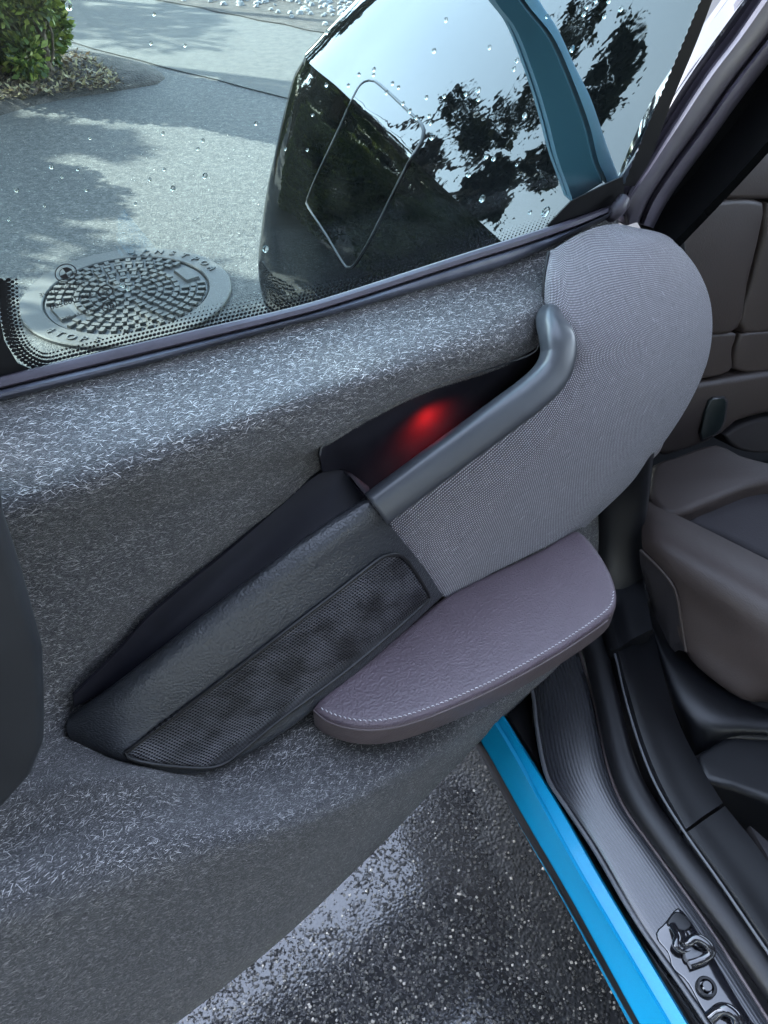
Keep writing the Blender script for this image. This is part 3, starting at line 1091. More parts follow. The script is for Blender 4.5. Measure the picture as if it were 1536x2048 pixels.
# ---- the open rear door
door_rows = [
    [(-160, 838, .0), (0, 798, .002), (280, 729, .002), (560, 653, .002), (865, 569, .002), (1000, 531, .002), (1177, 449, .0), (1235, 425, -.005)],
    [(-160, 905, .038), (0, 870, .04), (270, 792, .04), (560, 712, .04), (865, 622, .037), (1020, 580, .034), (1170, 520, .02), (1240, 470, .0)],
    [(-160, 1010, .088), (0, 965, .09), (260, 875, .09), (560, 780, .088), (800, 700, .083), (1020, 640, .074), (1160, 570, .04), (1245, 500, .01)],
    [(-160, 1062, .108), (0, 1012, .11), (250, 925, .11), (450, 850, .108), (640, 786, .105), (788, 738, .10), (900, 705, .094), (1030, 672, .084), (1130, 640, .05), (1250, 540, .0)],
    [(-160, 1090, .112), (0, 1040, .114), (250, 952, .114), (450, 878, .112), (640, 812, .108), (788, 758, .102), (900, 727, .096), (1030, 690, .085), (1130, 660, .045), (1255, 560, -.01)],
    [(-160, 1125, .106), (0, 1075, .107), (250, 985, .107), (450, 925, .104), (560, 895, .101), (640, 884, .099), (742, 825, .097), (879, 761, .091), (1020, 720, .079), (1085, 688, .06), (1258, 580, -.01)],
    [(-160, 1210, .085), (0, 1160, .085), (200, 1075, .083), (400, 1000, .080), (540, 955, .070), (640, 915, .05), (788, 850, .03), (900, 800, .02), (1030, 745, .012), (1130, 700, .005), (1260, 620, -.02)],
    [(-160, 1330, .08), (0, 1290, .078), (150, 1235, .074), (300, 1140, .07), (450, 1060, .062), (600, 985, .045), (720, 935, .02), (850, 870, .008), (1000, 780, .002), (1130, 740, -.005), (1262, 700, -.03)],
    [(-160, 1420, .095), (0, 1400, .085), (130, 1360, .072), (270, 1265, .056), (450, 1120, .046), (650, 985, .03), (850, 920, .0), (1000, 870, -.005), (1130, 800, -.01), (1264, 760, -.03)],
    [(-160, 1520, .13), (0, 1490, .115), (115, 1455, .085), (260, 1380, .06), (450, 1270, .04), (650, 1120, .02), (850, 1010, .02), (1000, 960, .02), (1130, 910, .01), (1266, 850, -.02)],
    [(-160, 1590, .165), (0, 1560, .155), (110, 1520, .13), (250, 1500, .125), (420, 1450, .12), (620, 1330, .10), (850, 1180, .08), (1000, 1100, .07), (1130, 1030, .05), (1266, 920, .0)],
    [(-160, 1650, .185), (0, 1622, .18), (120, 1575, .175), (270, 1555, .178), (430, 1556, .182), (620, 1450, .174), (850, 1300, .145), (1000, 1210, .115), (1130, 1130, .08), (1266, 1000, .02)],
    [(-160, 1715, .205), (0, 1690, .203), (150, 1640, .202), (300, 1612, .206), (450, 1590, .206), (640, 1505, .204), (800, 1440, .193), (980, 1345, .165), (1140, 1235, .12), (1245, 1110, .04)],
    [(-160, 1790, .240), (0, 1768, .240), (170, 1715, .240), (330, 1672, .243), (500, 1630, .248), (660, 1570, .245), (810, 1500, .232), (980, 1400, .198), (1120, 1300, .152), (1205, 1210, .08)],
    [(-160, 1838, .258), (0, 1815, .258), (190, 1760, .259), (350, 1712, .262), (520, 1665, .272), (670, 1612, .270), (820, 1533, .252), (980, 1425, .212), (1110, 1330, .163), (1190, 1250, .10)],
    [(-160, 1875, .264), (0, 1850, .264), (200, 1792, .265), (360, 1742, .267), (530, 1688, .275), (680, 1630, .271), (825, 1546, .252), (980, 1434, .212), (1110, 1337, .163), (1185, 1264, .105)],
    [(-160, 1915, .264), (0, 1888, .264), (200, 1830, .265), (365, 1778, .266), (538, 1718, .271), (685, 1650, .264), (830, 1560, .243), (982, 1442, .204), (1105, 1345, .158), (1182, 1275, .108)],
    [(-160, 2080, .258), (0, 2020, .258), (200, 1925, .258), (380, 1850, .257), (560, 1765, .256), (700, 1680, .243), (840, 1572, .221), (985, 1447, .186), (1095, 1358, .140), (1172, 1296, .113)],
    [(-160, 2360, .25), (0, 2270, .249), (200, 2150, .247), (352, 2048, .242), (560, 1882, .226), (762, 1690, .198), (880, 1565, .178), (990, 1452, .158), (1080, 1387, .143), (1163, 1321, .122)],
]
rows3 = [[PW(*p) for p in r] for r in door_rows]
last = rows3[-1]
rows3.append([p - W * 0.02 - UP * 0.012 for p in last])
rows3.append([p - W * 0.12 - UP * 0.0 for p in last])
Gd = loft_grid(rows3, 110, 120)
uv = grid_uv(Gd)
door = link('rear_door', Gd.reshape(-1, 3), grid_faces(*Gd.shape[:2]), M['felt'], car, uvs=uv, sharp=0)

# outer skin of the door and the wall closing its free end
ecol = [Vector(p) for p in Gd[:-6, 0]]
ez = np.array([p.z for p in ecol])[::-1]
eu = np.array([(p - H).dot(DU) for p in ecol])[::-1]
order = np.argsort(ez)
SKZ = [0.36, 0.5, 0.7, 0.9, 1.05, 1.10]
SKW = [0.085, 0.03, -0.03, -0.06, -0.05, -0.02]


def end_u(z):
    return float(np.interp(z, ez[order], eu[order]))


sk = [[H + DU * (-0.02 + (end_u(z) + 0.02) * k_ / 3) + W * w + UP * (z - 1.12) for k_ in range(4)] for w, z in list(zip(SKW, SKZ))[::-1]]
loft('door_skin', sk, M['body'], door, 20, 16, W * 0.012)
ends = ecol[::3] + [ecol[-1]]
far_ = [p + W * (float(np.interp(p.z, SKZ, SKW)) - (p - H).dot(W)) for p in ends]
loft('door_end', [[p - DU * 0.001 for p in ends], [p.lerp(q, 0.5) + DU * 0.012 for p, q in zip(ends, far_)], far_], M['cover'], door, 40, 8, -DU * 0.004)

# loose fibres over the felt
nr, nc = Gd.shape[:2]
cell = np.linalg.norm(np.cross(Gd[1:, :-1] - Gd[:-1, :-1], Gd[:-1, 1:] - Gd[:-1, :-1]), axis=2)
cell[nr - 8:] = 0
pick = rng.choice(cell.size, size=290000, p=(cell / cell.sum()).ravel())
i0_, j0_ = pick // (nc - 1), pick % (nc - 1)
fi, fj = rng.uniform(0, 1, (290000, 1)), rng.uniform(0, 1, (290000, 1))
P0 = (Gd[i0_, j0_] * (1 - fi) * (1 - fj) + Gd[i0_ + 1, j0_] * fi * (1 - fj) + Gd[i0_, j0_ + 1] * (1 - fi) * fj + Gd[i0_ + 1, j0_ + 1] * fi * fj)
Tu = Gd[i0_, j0_ + 1] - Gd[i0_, j0_]
Tv = Gd[i0_ + 1, j0_] - Gd[i0_, j0_]
Nm = np.cross(Tu, Tv)
Nm /= np.linalg.norm(Nm, axis=1)[:, None] + 1e-12
Nm *= np.sign(np.einsum('ij,ij->i', Nm, np.array(tuple(CAM)) - P0))[:, None]
Tu /= np.linalg.norm(Tu, axis=1)[:, None]
Tw = np.cross(Nm, Tu)
th = rng.normal(-0.12, 0.50, 290000) + math.pi * rng.integers(0, 2, 290000)
bend = rng.normal(0, 0.17, 290000)
Ln = rng.gamma(3.0, 0.00118, 290000)[:, None].clip(0.0013, 0.008)
Wd = rng.uniform(0.00008, 0.00019, 290000)[:, None]
hi = rng.uniform(0.0001, 0.0006, 290000)[:, None]
cur = P0 + Nm * 0.0001
rib = []
for k_, (tt_, hh_) in enumerate(((0.0, 0.0), (1 / 3, 1.0), (1 / 3, 0.1), (1 / 3, -0.9))):
    ang_ = th + bend * (k_ - 1.5)
    D = Tu * np.cos(ang_)[:, None] + Tw * np.sin(ang_)[:, None]
    cur = cur + D * Ln * tt_ + Nm * hi * hh_
    Sd = np.cross(Nm, D) * Wd * (0.5 if k_ in (0, 3) else 1.0)
    rib += [cur - Sd, cur + Sd]
FV = np.stack(rib, 1).reshape(-1, 3)
b = (np.arange(290000) * 8)[:, None]
FF = np.stack([b + np.array([0, 1, 3, 2]), b + np.array([2, 3, 5, 4]), b + np.array([4, 5, 7, 6])], 1).reshape(-1, 4)
link('felt_fibres', FV, FF.tolist(), M['fibre'], door, smooth=False, kind='stuff')

# window seal along the belt: flat upper strip and rounded lip
seal_top = [(-160, 792), (0, 752), (280, 684), (560, 620), (656, 594), (917, 510), (1060, 465), (1160, 432), (1222, 410)]
seal_mid = [(-160, 818), (0, 777), (280, 709), (560, 640), (656, 614), (917, 530), (1060, 485), (1160, 449), (1228, 420)]
seal_bot = [(-160, 842), (0, 801), (280, 732), (560, 656), (656, 632), (865, 573), (1000, 535), (1100, 493), (1177, 453), (1233, 428)]
loft('belt_seal', [[PW(x, y, -.008) for x, y in seal_top], [PW(x, y + 4, .004) for x, y in seal_top], [PW(x, y - 2, .008) for x, y in seal_mid], [PW(x, y + 1, .002) for x, y in seal_mid]], M['seal'], door, 70, 8, -W * 0.01 - UP * 0.012)
loft('belt_lip', [[PW(x, y + 2, .001) for x, y in seal_mid], [PW(x, y + 6, .010) for x, y in seal_mid], [PW(x, y - 8, .013) for x, y in seal_bot], [PW(x, y - 1, .008) for x, y in seal_bot], [PW(x, y + 1, .0) for x, y in seal_bot]], M['seal_hi'], door, 70, 14, -W * 0.008 - UP * 0.008)

# front end cover of the door (cut by the left edge of the photo)
cov = [(-150, 720), (-60, 745), (0, 790), (9, 860), (4, 950), (14, 1040), (52, 1160), (91, 1305), (95, 1400), (94, 1490), (68, 1555), (0, 1632), (-150, 1770)]
slab('door_end_cover', [PW(x, y, .235) for x, y in cov], W, round_profile(0.010, 0.16, 5), M['cover'], door)

# cup behind the grip
cup_top = [(640, 911), (646, 888), (690, 858), (742, 829), (810, 795), (879, 765), (950, 745), (1020, 724), (1072, 700), (1085, 660)]
cup_bot = [(646, 945), (690, 940), (735, 985), (800, 1000), (870, 960), (950, 900), (1020, 850), (1080, 800), (1110, 740), (1112, 690)]
mid = [((a[0] + b_[0]) / 2, (a[1] + b_[1]) / 2) for a, b_ in zip(cup_top, cup_bot)]
wt_ = [.094, .093, .093, .092, .090, .086, .08, .075, .068, .06]
loft('grip_cup', [[PW(x, y, w) for (x, y), w in zip(cup_top, wt_)],
                  [PW(x * .85 + mx * .15, y * .85 + my * .15, w - .012) for (x, y), (mx, my), w in zip(cup_top, mid, wt_)],
                  [PW(x, y, w - .03) for (x, y), w in zip(mid, wt_)],
                  [PW(x, y, w - .035) for (x, y), w in zip(cup_bot, wt_)]], M['pocket'], door, 40, 20, -W * 0.004)
sweep('cup_edge', [PW(x, y, w + .001) for (x, y), w in zip(cup_top, wt_)], superellipse(0.0011, 0.0011, 2, 8), W, M['grip'], door, 40)

# woven fabric panel
fr = [
    [(1097, 503, .03), (1088, 560, .045), (1088, 630, .06), (1098, 690, .075), (1060, 770, .085), (970, 860, .09), (870, 945, .095), (776, 1040, .10)],
    [(1110, 497, .034), (1102, 560, .058), (1112, 640, .082), (1130, 715, .094), (1085, 800, .103), (985, 900, .108), (890, 990, .11), (805, 1090, .112)],
    [(1145, 475, .036), (1165, 560, .070), (1180, 650, .096), (1165, 760, .112), (1090, 880, .121), (980, 1010, .124), (886, 1193, .126)],
    [(1190, 455, .036), (1240, 530, .072), (1275, 640, .102), (1262, 760, .120), (1190, 890, .129), (1090, 1020, .131), (990, 1143, .130)],
    [(1228, 448, .034), (1300, 496, .064), (1352, 620, .092), (1340, 750, .108), (1275, 880, .120), (1180, 1000, .127), (1085, 1096, .132)],
    [(1243, 449, .030), (1330, 484, .054), (1392, 600, .074), (1388, 735, .088), (1325, 860, .102), (1230, 975, .115), (1130, 1073, .130)],
    [(1250, 450, .024), (1342, 478, .040), (1414, 590, .052), (1413, 715, .062), (1358, 830, .076), (1262, 957, .092), (1160, 1056, .118)],
    [(1251, 452, .015), (1344, 480, .022), (1418, 595, .026), (1417, 714, .034), (1366, 828, .046), (1272, 955, .062), (1169, 1056, .09)],
    [(1248, 456, .0), (1338, 486, .002), (1410, 600, .0), (1409, 712, .006), (1358, 826, .016), (1266, 950, .03), (1165, 1056, .06)],
]
fab, Gfab = loft('fabric_panel', [[PW(*p) for p in r] for r in fr], M['fabric'], door, 70, 60, None, sharp=0)
sweep('fabric_seam', [PW(x, y, w + .001) for x, y, w in fr[0][:3]], superellipse(0.0018, 0.0018, 2, 8), W, M['rubber'], door, 20)

# grab handle bar
gp = [(1096, 634, .020), (1103, 646, .080), (1114, 674, .104), (1117, 708, .115), (1102, 748, .123), (1064, 787, .128), (1004, 832, .130), (935, 883, .129), (860, 938, .127), (752, 1018, .121)]
sweep('grab_handle', [PW(*p) for p in gp], superellipse(0.0195, 0.0145, 3.0, 40), (W + UP * 0.6).normalized(), M['grip'], door, 90, scale=[min(1.0, 0.85 + 0.015 * k_) for k_ in range(90)], sharp=0)

# ---- speaker pod
a0 = [(147, 1392, .088), (240, 1300, .076), (302, 1230, .070), (450, 1108, .058), (560, 1014, .05), (645, 944, .05), (690, 942, .058), (738, 974, .075)]
a1 = [(148, 1405, .085), (240, 1330, .078), (318, 1258, .074), (448, 1150, .068), (562, 1058, .064), (652, 992, .066), (708, 968, .070), (740, 984, .082)]
a2 = [(148, 1416, .080), (232, 1366, .080), (330, 1288, .082), (440, 1203, .084), (560, 1113, .086), (650, 1050, .087), (710, 1012, .088), (740, 992, .09)]
loft('pod_pocket', [[PW(*p) for p in r] for r in (a0, a1, a2)], M['pocket'], door, 50, 16, -W * 0.004)
pod_rows = [
    [(146, 1424, .074), (230, 1372, .072), (330, 1292, .068), (440, 1206, .064), (560, 1116, .068), (650, 1052, .07), (735, 990, .072)],
    [(139, 1430, .080), (215, 1378, .092), (330, 1290, .100), (440, 1203, .104), (560, 1112, .107), (650, 1048, .108), (733, 996, .108)],
    [(136, 1437, .085), (218, 1388, .100), (330, 1303, .110), (445, 1218, .114), (565, 1128, .116), (660, 1060, .117), (740, 1003, .117)],
    [(134, 1446, .090), (222, 1404, .108), (335, 1325, .119), (455, 1240, .123), (575, 1150, .125), (670, 1080, .126), (755, 1022, .125)],
    [(133, 1455, .093), (226, 1420, .114), (342, 1350, .126), (465, 1263, .130), (587, 1172, .131), (685, 1103, .131), (769, 1040, .129)],
    [(134, 1463, .096), (232, 1445, .122), (356, 1393, .137), (485, 1303, .141), (607, 1212, .141), (710, 1135, .138), (793, 1068, .132)],
    [(140, 1476, .100), (250, 1492, .140), (390, 1478, .158), (535, 1400, .163), (665, 1298, .160), (780, 1205, .150), (856, 1145, .133)],
    [(150, 1487, .103), (262, 1520, .150), (402, 1532, .175), (560, 1455, .178), (690, 1352, .169), (800, 1260, .153), (880, 1184, .134)],
    [(154, 1491, .101), (266, 1530, .150), (404, 1546, .176), (568, 1464, .179), (697, 1360, .169), (806, 1265, .151), (887, 1191, .131)],
    [(152, 1490, .09), (262, 1526, .12), (402, 1540, .14), (560, 1455, .14), (690, 1352, .14), (800, 1258, .12), (882, 1186, .11)],
]
pod3 = [[PW(*p) for p in r] for r in pod_rows]
Gp = loft_grid(pod3, 70, 70)
pod = link('speaker_pod', np.vstack([Gp.reshape(-1, 3)]), grid_faces(*Gp.shape[:2]), M['pod'], door, uvs=grid_uv(Gp), sharp=0)
# end wall of the pod towards the grip
endc = [Vector(Gp[k, -1]) for k in range(Gp.shape[0])]
loft('pod_end', [endc, [p - W * 0.05 + DU * -0.004 for p in endc]], M['pocket'], door, 40, 4, DU * 0.002)
pb = bvh_of(pod)
gr_px = [(251, 1503), (262, 1496), (330, 1443), (420, 1375), (560, 1268), (680, 1176), (755, 1117), (772, 1109), (796, 1108), (812, 1120), (852, 1182), (856, 1193), (850, 1202), (790, 1256), (690, 1340), (560, 1437), (480, 1502), (445, 1526), (405, 1534), (340, 1531), (280, 1521), (255, 1512)]
gr, Gg, Ng = patch_on('speaker_grille', pb, gr_px, M['grille'], door, ang=math.radians(-37), off=0.0022, rows=40, cols=60, lip=0.004, sharp=0)
lp = []
for x, y in catmull(gr_px, 120, closed=True):
    p, nn = cast(pb, x, y)
    if p is not None:
        lp.append(p + nn * 0.0022)
lp.append(lp[0])
sweep('grille_rim', lp, superellipse(0.0022, 0.0022, 2, 8), W, M['rubber'], door, n=0, closed_caps=False)

# ---- armrest pad
arm_px = [(625, 1412), (680, 1352), (760, 1285), (840, 1226), (890, 1188), (985, 1140), (1080, 1095), (1150, 1056), (1172, 1066), (1198, 1098), (1222, 1138), (1235, 1178), (1231, 1212), (1195, 1246), (1110, 1302), (1000, 1363), (900, 1408), (810, 1440), (750, 1450), (700, 1447), (655, 1433)]
arm3 = [PZ(x, y, 0.762) for x, y in arm_px]
slab('armrest', arm3, UP, round_profile(0.011, 0.046, 6, 0.008), M['leather'], door, 90, mats=[M['leather'], M['leather_side']], face_mats=[0] * (5 * 90) + [1] * (4 * 90) + [0, 1])
# seam and stitches along its outer edge
edge = catmull([PZ(x, y, 0.762) for x, y in [(640, 1415), (668, 1428), (705, 1438), (752, 1440), (810, 1430), (898, 1399), (998, 1354), (1108, 1292), (1190, 1238), (1222, 1209), (1228, 1180)]], 78)
st_v, st_f = [], []
for k in range(len(edge) - 1):
    a, b_ = Vector(edge[k]), Vector(edge[k + 1])
    d = (b_ - a)
    n2 = Vector((-d.y, d.x, 0)).normalized()
    a2, b2 = a + d * 0.2 + n2 * 0.0007, a + d * 0.8 - n2 * 0.0007
    q = len(st_v)
    hw = 0.0006
    for p, z in ((a2, -0.0002), ((a2 + b2) / 2, 0.0009), (b2, -0.0002)):
        st_v += [p + n2 * hw + UP * (z - 0.0006), p + UP * z, p - n2 * hw + UP * (z - 0.0006)]
    st_f += [(q, q + 3, q + 4, q + 1), (q + 1, q + 4, q + 5, q + 2), (q + 3, q + 6, q + 7, q + 4), (q + 4, q + 7, q + 8, q + 5)]
link('stitching', st_v, st_f, M['thread'], door, kind='stuff')
out = catmull([PZ(x, y, 0.757) for x, y in [(626, 1420), (655, 1443), (700, 1457), (752, 1460), (812, 1450), (903, 1417), (1004, 1371), (1114, 1310), (1196, 1256), (1216, 1240)]], 60)
sweep('armrest_seam', [Vector(p) for p in out], superellipse(0.0009, 0.0009, 2, 6), UP, M['leather_side'], door, n=0)

# ---- window glass, its dotted black border and the maker's print
g_out = [(-260, 840), (-120, 800), (0, 770), (280, 700), (560, 635), (917, 528), (1160, 450), (1225, 420), (1246, 380), (1262, 330), (1299, 242), (1351, 120), (1397, 12), (1440, -90), (1480, -200), (600, -330), (-420, -300), (-420, 300)]
gp3 = [gl_plane(x, y) for x, y in g_out]
slab('window_glass', gp3, GN, [(0.0, 0.0), (0.0, -0.004)], M['glass'], door, smooth=False)

fd_v, fd_f = [], []


def disc(c, r, nrm_off=0.0006, seg=8):
    e1 = DU
    e2 = GN.cross(DU).normalized()
    b0 = len(fd_v)
    c = c + GN * nrm_off
    for k in range(seg):
        a = 2 * math.pi * k / seg
        fd_v.append(c + e1 * r * math.cos(a) + e2 * r * math.sin(a))
    fd_f.append(tuple(range(b0, b0 + seg)))


border = catmull([(0, 560), (4, 620), (14, 672), (40, 715), (85, 738), (140, 728), (280, 692), (420, 658), (560, 624), (700, 584), (820, 545), (920, 512), (1010, 483), (1100, 448), (1170, 420)], 160)
for rowi in range(7):
    rad = (0.0022, 0.0021, 0.0019, 0.0015, 0.0011, 0.0008, 0.0005)[rowi]
    nn_ = 150
    for k in range(0, len(border) - 1):
        a, b_ = border[k], border[k + 1]
        if k < 44 and rowi > 4:
            continue
        d = (b_ - a)
        d /= np.linalg.norm(d)
        nv = np.array([d[1], -d[0]])
        t = 0.5 * (rowi % 2)
        depth_f = 1.0 - 0.55 * max(0, (k - 60)) / 100
        shr = 1.0 - 0.5 * max(0, (k - 60)) / 100
        p = a * (1 - t) + b_ * t + nv * (rowi * 8.0 * depth_f)
        disc(gl_plane(p[0], p[1]), rad * shr)
link('frit_dots', fd_v, fd_f, M['frit'], door, smooth=False, kind='stuff')
# solid black corner and band under the dots
band_px = [(-60, 420), (-8, 560), (-4, 620), (8, 680), (34, 724), (85, 748), (140, 738), (280, 702), (560, 634), (560, 660), (280, 730), (0, 800), (-120, 830), (-200, 500)]
slab('frit_corner', [gl_plane(x, y, 0.001) for x, y in band_px], GN, [(0.0, 0.0012), (0.0, -0.0002)], M['frit'], door, smooth=False)

tri = [(1000, 494), (1075, 455), (1140, 402), (1210, 367), (1240, 357), (1250, 420), (1225, 440), (1130, 470)]
slab('corner_mask', [gl_plane(x, y, 0.001) for x, y in [(1092, 452), (1118, 424), (1140, 402), (1210, 367), (1244, 352), (1252, 420), (1225, 440), (1130, 452)]], GN, [(0.0, 0.0012), (0.0, -0.0002)], M['frit'], door, smooth=False)
fe = [(1246, 372), (1262, 330), (1299, 240), (1351, 118), (1397, 8), (1440, -90)]
fe2 = [(1270, 372), (1300, 320), (1345, 200), (1395, 80), (1425, 0), (1460, -90)]
v_, f_ = [], []
fa, fb = catmull(fe, 60), catmull(fe2, 60)
for k in range(60):
    jx = 2.5 * (k % 2)
    v_ += [gl_plane(fa[k][0] + jx, fa[k][1], 0.0012), gl_plane(fb[k][0], fb[k][1], 0.0012)]
for k in range(59):
    f_.append((2 * k, 2 * k + 1, 2 * k + 3, 2 * k + 2))
link('frit_edge', v_, f_, M['frit'], door, smooth=False)

# maker's print: seen from behind, so mirrored
e1 = gl_plane(200, 560) - gl_plane(100, 590)
e1 = e1.normalized()
e2 = GN.cross(e1).normalized()
if e2.z < 0:
    e2 = -e2


def glass_text(s, px, py, hgt_px, name='glass_lettering'):
    c = gl_plane(px, py)
    size = (gl_plane(px, py - hgt_px) - c).length * 1.35
    me = text_mesh(s, size)
    me.materials.append(M['print'])
    for vtx in me.vertices:
        co = e1 * (-vtx.co.x) + e2 * vtx.co.y + GN * 0.0008
        vtx.co = co
    o = bpy.data.objects.new(name, me)
    COL.objects.link(o)
    place(o, c, door)


glass_text('AUTOMOTIVE', 124, 577, 9)
glass_text('43R-008200', 143, 601, 11)
glass_text('E010566 30C', 156, 628, 8)


def ring_px(cx, cy, rpx, wpx, name, inner=None):
    c = gl_plane(cx, cy)
    rad = (gl_plane(cx + rpx, cy) - c).length
    wd = rad * wpx / rpx
    vs, fs = [], []
    n = 40
    for k in range(n):
        a = 2 * math.pi * k / n
        d = e1 * math.cos(a) + e2 * math.sin(a)
        vs += [c + d * rad + GN * 0.0008, c + d * (rad - wd) + GN * 0.0008]
    for k in range(n):
        k2 = (k + 1) % n
        fs.append((2 * k, 2 * k2, 2 * k2 + 1, 2 * k + 1))
    if inner == 'roundel':
        for r0, r1 in ((0.62, 0.55),):
            b0 = len(vs)
            for k in range(n):
                a = 2 * math.pi * k / n
                d = e1 * math.cos(a) + e2 * math.sin(a)
                vs += [c + d * rad * r0 + GN * 0.0008, c + d * rad * r1 + GN * 0.0008]
            for k in range(n):
                k2 = (k + 1) % n
                fs.append((b0 + 2 * k, b0 + 2 * k2, b0 + 2 * k2 + 1, b0 + 2 * k + 1))
        for q in (0, 2):
            b0 = len(vs)
            vs.append(c + GN * 0.0008)
            for k in range(11):
                a = math.pi / 2 * (q + k / 10) + 0.25
                vs.append(c + (e1 * math.cos(a) + e2 * math.sin(a)) * rad * 0.55 + GN * 0.0008)
            fs.append(tuple(range(b0, b0 + 12)))
    if inner == 'ccc':
        for off in (-0.28, 0.08, 0.44):
            b0 = len(vs)
            m_ = 10
            for k in range(m_ + 1):
                a = math.radians(-70 + 140 * k / m_)
                d = e1 * math.cos(a) + e2 * math.sin(a)
                vs += [c - e1 * rad * (0.25 - off) + d * rad * 0.42 + GN * 0.0008, c - e1 * rad * (0.25 - off) + d * rad * 0.28 + GN * 0.0008]
            for k in range(m_):
                fs.append((b0 + 2 * k, b0 + 2 * k + 2, b0 + 2 * k + 3, b0 + 2 * k + 1))
    link(name, vs, fs, M['print'], door, smooth=False)


ring_px(131, 545, 22, 2.2, 'glass_roundel', 'roundel')
ring_px(210, 582, 15, 2.2, 'approval_mark')
glass_text('E4', 211, 582, 10)
ring_px(218, 611, 15, 2.0, 'certification_mark', 'ccc')

# ---- window frame and seals on the hinge side
def ext(lst, k=1.6):
    (x0, y0), (x1, y1) = lst[0], lst[1]
    return [(x0 + (x0 - x1) * k, y0 + (y0 - y1) * k)] + lst


s1l = ext([(1475, 0), (1345, 182), (1290, 290), (1246, 397)])
s1r = ext([(1522, 0), (1471, 74), (1415, 148), (1351, 246), (1299, 330), (1253, 404)])
s2r = ext([(1585, 0), (1536, 67), (1457, 169), (1404, 246), (1345, 327), (1299, 397), (1278, 447)])
s2l = ext([(1524, 0), (1473, 74), (1417, 148), (1353, 246), (1301, 330), (1255, 404), (1250, 450)])
s3l = ext([(1589, 0), (1539, 68), (1460, 170), (1407, 247), (1348, 328), (1302, 398), (1281, 448)])
s3r = ext([(1630, 0), (1536, 128), (1475, 208), (1422, 282), (1369, 353), (1334, 405), (1309, 458)])
frm = empty('window_frame', PW(1350, 250, 0), door)
loft('outer_channel', [[PW(x, y, -.03) for x, y in s1l], [PW((x * .6 + 0.4 * x2), (y * .6 + .4 * y2), -.02) for (x, y), (x2, y2) in zip(catmull(s1l, 12), catmull(s1r, 12))], [PW(x, y, -.024) for x, y in s1r]], M['gloss_black'], frm, 40, 8, -W * 0.02)
loft('frame_trim', [[PW(x, y, -.016) for x, y in s2l], [PW(x + 4, y + 1, .004) for x, y in s2l], [PW(x - 6, y - 2, .01) for x, y in s2r], [PW(x, y, -.004) for x, y in s2r]], M['frame'], frm, 40, 12, -W * 0.03)
loft('frame_seal', [[PW(x, y, -.008) for x, y in s3l], [PW(x + 5, y + 2, .008) for x, y in s3l], [PW(x - 8, y - 4, .008) for x, y in s3r], [PW(x, y, -.014) for x, y in s3r]], M['seal'], frm, 40, 12, -W * 0.03)
sweep('corner_cap', [PW(1222, 432, .004), PW(1236, 418, .012), PW(1247, 402, .008)], superellipse(0.010, 0.008, 2.4, 12), W, M['frame'], frm, 10)

# ---- body beyond the hinge: pillar panel
g4 = [(1640, 20), (1536, 136), (1478, 212), (1425, 286), (1372, 357), (1337, 409), (1311, 459), (1345, 479), (1366, 478), (1374, 464), (1404, 404), (1485, 281), (1536, 196), (1680, 0)]
slab('pillar_panel', [PW(x, y, -.075) for x, y in g4], W, round_profile(0.004, 0.03, 4), M['lever'], car)
slab('pillar_cover', [PW(x, y, -.10) for x, y in [(1280, 466), (1330, 476), (1372, 474), (1380, 560), (1300, 900), (1280, 960), (1250, 700)]], W, round_profile(0.006, 0.03, 4), M['trim'], car)

# ---- sill: black rocker, blue accent, gap, ribbed kick plate, seals
def rows_z(*rs):
    return [[PZ(x, y, z) for x, y in r] for r, z in rs]


bl = [(820, 1262), (956, 1476), (1051, 1644), (1136, 1790), (1276, 2046), (1400, 2270)]
bm_ = [(880, 1262), (1018, 1488), (1075, 1590), (1148, 1723), (1240, 1880), (1331, 2034), (1470, 2270)]
br = [(905, 1262), (1012, 1438), (1118, 1607), (1209, 1766), (1377, 2046), (1512, 2270)]
sill = empty('door_sill', CAR(0.3, -0.62, 0.4), car)
loft('rocker', rows_z(([(x + 2, y) for x, y in bl], .4205), ([(x - 6, y + 1) for x, y in bl], .412)) + [[PZ(x - 14, y + 2, .39) for x, y in bl], [PZ(x - 14, y + 2, .39) - UP * 0.17 - N * 0.13 for x, y in bl], [PZ(x - 14, y + 2, .39) - UP * 0.18 - N * 0.3 for x, y in bl]], M['rubber'], sill, 24, 0)
loft('blue_accent', rows_z((bl, .418), ([(x + 3, y) for x, y in bl], .4195), ([(x - 4, y) for x, y in bm_], .468), (bm_, .466), ([(x + 4, y) for x, y in bm_], .464), ([(x - 5, y) for x, y in br], .470), (br, .462)), M['blue'], sill, 30, 0, -UP * 0.03)
kl = [(1020, 1240), (1052, 1340), (1065, 1392), (1073, 1461), (1094, 1556), (1131, 1614), (1188, 1700), (1270, 1839), (1388, 2009), (1540, 2240)]
kr = [(1130, 1210), (1159, 1305), (1188, 1406), (1217, 1540), (1246, 1612), (1303, 1694), (1340, 1745), (1423, 1863), (1532, 2034), (1665, 2240)]
loft('sill_gap', rows_z(([(x - 1, y) for x, y in br], .452), ([(x + 8, y) for x, y in br], .44), ([(x - 6, y) for x, y in kl], .44), ([(x + 2, y) for x, y in kl], .46)), M['trim'], sill, 30, 0, -UP * 0.05)
kick, Gk = loft('kick_plate', rows_z((kl, .462), ([(x + 5, y - 1) for x, y in kl], .472), ([(x * .6 + x2 * .4, y * .6 + y2 * .4) for (x, y), (x2, y2) in zip(catmull(kl, 14), catmull(kr, 14))], .478), ([(x - 4, y) for x, y in kr], .480), (kr, .472)), M['kick'], sill, 50, 20, -UP * 0.03)
sweep('plate_edge', [PZ(x + 1, y, .476) for x, y in kl], superellipse(0.003, 0.003, 2, 10), UP, M['trim_lip'], sill, 50)
